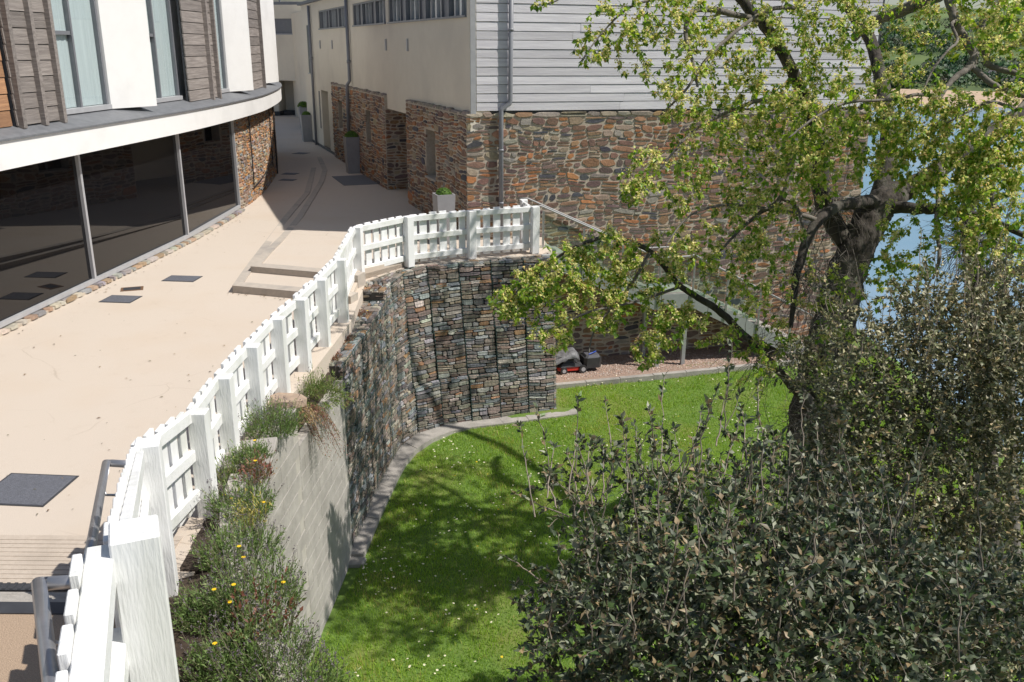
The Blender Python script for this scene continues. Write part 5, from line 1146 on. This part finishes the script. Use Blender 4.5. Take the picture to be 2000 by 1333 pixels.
# ================================================================ BED PLANTS
rh = np.random.default_rng(123)
def clump(name, lab, cat, c_, rad, hgt, n_, pal, spikes=0, spal=None, group=None, lean=.6, wid=.0052, trail=0.0, flowers=0):
    o = empty(name, c_, lab, cat, group); c_ = np.array(c_)
    a = rh.uniform(0, 2 * np.pi, n_); r_ = rad * np.sqrt(rh.uniform(0, 1, n_)); P = np.stack([c_[0] + np.cos(a) * r_ * .75, c_[1] + np.sin(a) * r_ * .75, np.full(n_, c_[2] - .02)], 1)
    h = hgt * (1 - .55 * (r_ / rad) ** 2) * rh.uniform(.35, 1.05, n_); out = np.stack([np.cos(a), np.sin(a), 0 * a], 1) * (lean * r_ / rad)[:, None]
    T = P + np.stack([0 * h, 0 * h, h], 1) + out * h[:, None] + rh.normal(size=(n_, 3)) * .03 * np.array([1, 1, .3])
    if trail: T[:, 2] -= trail * (r_ / rad) ** 2; T[:, 0] += trail * .4 * (r_ / rad) ** 2
    stem = Tubes(3)
    for i in range(0, n_, 6): stem.add(np.stack([P[i], (P[i] + T[i]) / 2 + rh.normal(size=3) * .01, T[i]]), np.array([.0035, .003, .0015]))
    tag(stem.build('stems', mat('herb_stem', (.13, .14, .06), (.17, .12, .08), 9, .9), o), kind='stuff')
    k = 11; u = rh.uniform(.15, 1, (n_, k, 1)); B = (P[:, None] * (1 - u) + T[:, None] * u).reshape(-1, 3); m = len(B)
    D = np.repeat(T - P, k, 0); D = nrmz(D) + rh.normal(size=(m, 3)) * .45
    V, Fc, C = leaves(B, D, rh.uniform(.025, .06, m) * (hgt / .4) ** .5, rh.uniform(.6, 1.3, m) * wid, palette(m, pal, rh), rh, fold=.1); tag(npmesh('foliage', V, Fc, HERB, o, col=C), kind='stuff')
    if spikes:
        i = rh.choice(n_, min(n_, spikes), replace=False); tp_ = T[i] + np.stack([rh.normal(size=len(i)) * .03, rh.normal(size=len(i)) * .03, rh.uniform(.03, .12, len(i))], 1); st2 = Tubes(3)
        for q, t_ in zip(i, tp_): st2.add(np.stack([T[q] * .6 + P[q] * .4, T[q] * .5 + t_ * .5, t_]), np.array([.002, .002, .0015]))
        tag(st2.build('flower_stalks', mat('stalk', (.20, .17, .12), (.14, .12, .09), 9, .9), o), kind='stuff')
        B = np.repeat(tp_, 7, 0) + rh.normal(size=(len(tp_) * 7, 3)) * np.array([.005, .005, .014]); m = len(B)
        V, Fc, C = leaves(B, rh.normal(size=(m, 3)) + np.array([0, 0, .6]), np.full(m, .016), np.full(m, .006), palette(m, spal or [((.16, .13, .15), 3), ((.10, .085, .10), 2), ((.22, .19, .20), 1)], rh), rh)
        tag(npmesh('flower_heads', V, Fc, HERB, o, col=C), kind='stuff')
    for q in range(flowers):
        i = rh.integers(n_); p = T[i] + np.array([.02, 0, .07]); MB().tube([P[i], (P[i] + p) / 2 + rh.normal(size=3) * .01, p], .002, 4).build('flower_stalk', mat('herb_stem', (0, 0, 0)), o)
        v = [p + np.array([0, 0, .004])]; f = []
        for kk in range(10): an_ = kk * .628; v.append(p + np.array([.019 * math.cos(an_), .019 * math.sin(an_), .006]))
        for kk in range(10): f.append((0, 1 + kk, 1 + (kk + 1) % 10))
        pyd('flower', v, f, mat('yellow_petal', (.80, .55, .01), (.75, .45, .01), 20, .6), o)
LAV = [((.14, .22, .055), 5), ((.19, .27, .085), 3), ((.09, .155, .04), 3), ((.26, .29, .13), 1.5)]
GRS = [((.13, .20, .045), 4), ((.18, .24, .06), 3), ((.26, .24, .10), 1.5)]
STR = [((.46, .31, .16), 4), ((.55, .42, .24), 3), ((.32, .20, .10), 2)]
SED = [((.30, .12, .09), 4), ((.22, .11, .08), 3), ((.33, .22, .12), 2), ((.16, .19, .07), 2)]
def at(px, py, z): p = gp(px, py, z); return (p.x, p.y, p.z)
gl2 = 'lavender clumps along the wall top'
clump('lavender', 'largest bushy lavender clump beside the fence above the block wall', 'lavender', (-2.98, 10.25, .08), .42, .42, 420, LAV, 90, group=gl2)
clump('lavender', 'small round lavender growing on the concrete slab', 'lavender', (-2.93, 9.15, .22), .22, .26, 200, LAV, 12, group=gl2)
clump('grass_tuft', 'green grassy tuft trailing over the far step of the block wall', 'grass tuft', (-2.82, 12.15, -.18), .42, .42, 420, GRS, 40, trail=.25)
clump('trailing_plant', 'brown reddish plant trailing down the block wall face', 'trailing plant', (-2.76, 11.5, -.12), .24, .12, 220, SED, 0, trail=.75, lean=.2)
clump('dry_grass', 'dry straw coloured grass on the wall corner below the loose stone', 'dry grass', (-2.86, 11.15, .06), .16, .12, 160, STR, 0, trail=.32, wid=.005)
clump('upright_weed', 'upright leafy green weed against the fence post by the slab', 'weed', (-3.0, 8.85, .02), .16, .55, 130, GRS, 10)
clump('lavender', 'lavender clump with tall grey flower spikes below the slab', 'lavender', (-2.72, 8.1, .1), .34, .42, 330, LAV, 90, group=gl2, flowers=3)
clump('lavender', 'broad lavender clump midway along the bed with grey spikes', 'lavender', (-2.5, 7.25, .1), .40, .46, 400, LAV, 100, group=gl2)
clump('lavender', 'lavender clump with yellow flowers leaning over the wall', 'lavender', (-2.15, 6.55, .1), .40, .46, 400, LAV, 80, group=gl2, flowers=6)
clump('lavender', 'lavender clump low at the bottom of the bed', 'lavender', (-1.9, 5.8, .1), .42, .46, 380, LAV, 100, group=gl2, flowers=1)
clump('lavender', 'lavender clump at the bottom edge nearest the wall corner', 'lavender', (-1.5, 5.35, .1), .36, .40, 320, LAV, 90, group=gl2)
clump('lavender', 'lavender clump tucked against the thick white fence post', 'lavender', (-2.5, 6.5, .02), .34, .42, 330, LAV, 70, group=gl2)
clump('lavender', 'lavender clump at the very bottom beside the bare soil', 'lavender', (-2.22, 5.75, .02), .30, .38, 280, LAV, 60, group=gl2)
clump('dry_grass', 'yellowing upright grass blades among the lavender', 'dry grass', (-2.55, 7.75, .1), .12, .55, 60, [((.42, .36, .10), 3), ((.25, .30, .07), 2)], 0, lean=.3, wid=.006)
clump('red_weed', 'reddish weed growing through the lavender on the slab', 'weed', (-2.76, 8.8, .1), .14, .42, 70, SED, 0, wid=.008, flowers=2)
clump('dock_plant', 'reddish dock leaves among the lavender low in the bed', 'weed', (-2.0, 6.15, .12), .25, .5, 60, [((.20, .08, .05), 3), ((.13, .16, .05), 3)], 0, wid=.012)
for k, (px, py, lab) in enumerate(((628, 695, 'red sedum mat on the nearest gabion top'), (655, 660, 'red sedum patch on the middle gabion top'), (700, 610, 'sparse brown moss on the gabion top by the corner post'), (735, 578, 'brown moss tuft on the upper gabion step'))):
    p = gp(px, py, -.18); clump('sedum_mat', lab, 'sedum', (p.x, p.y, -.2 if k < 3 else -.02), .42 if k < 2 else .3, .06, 420 if k < 2 else 150, SED, 0, group='sedum on the gabion wall', wid=.008, flowers=1 if k == 2 else 0)
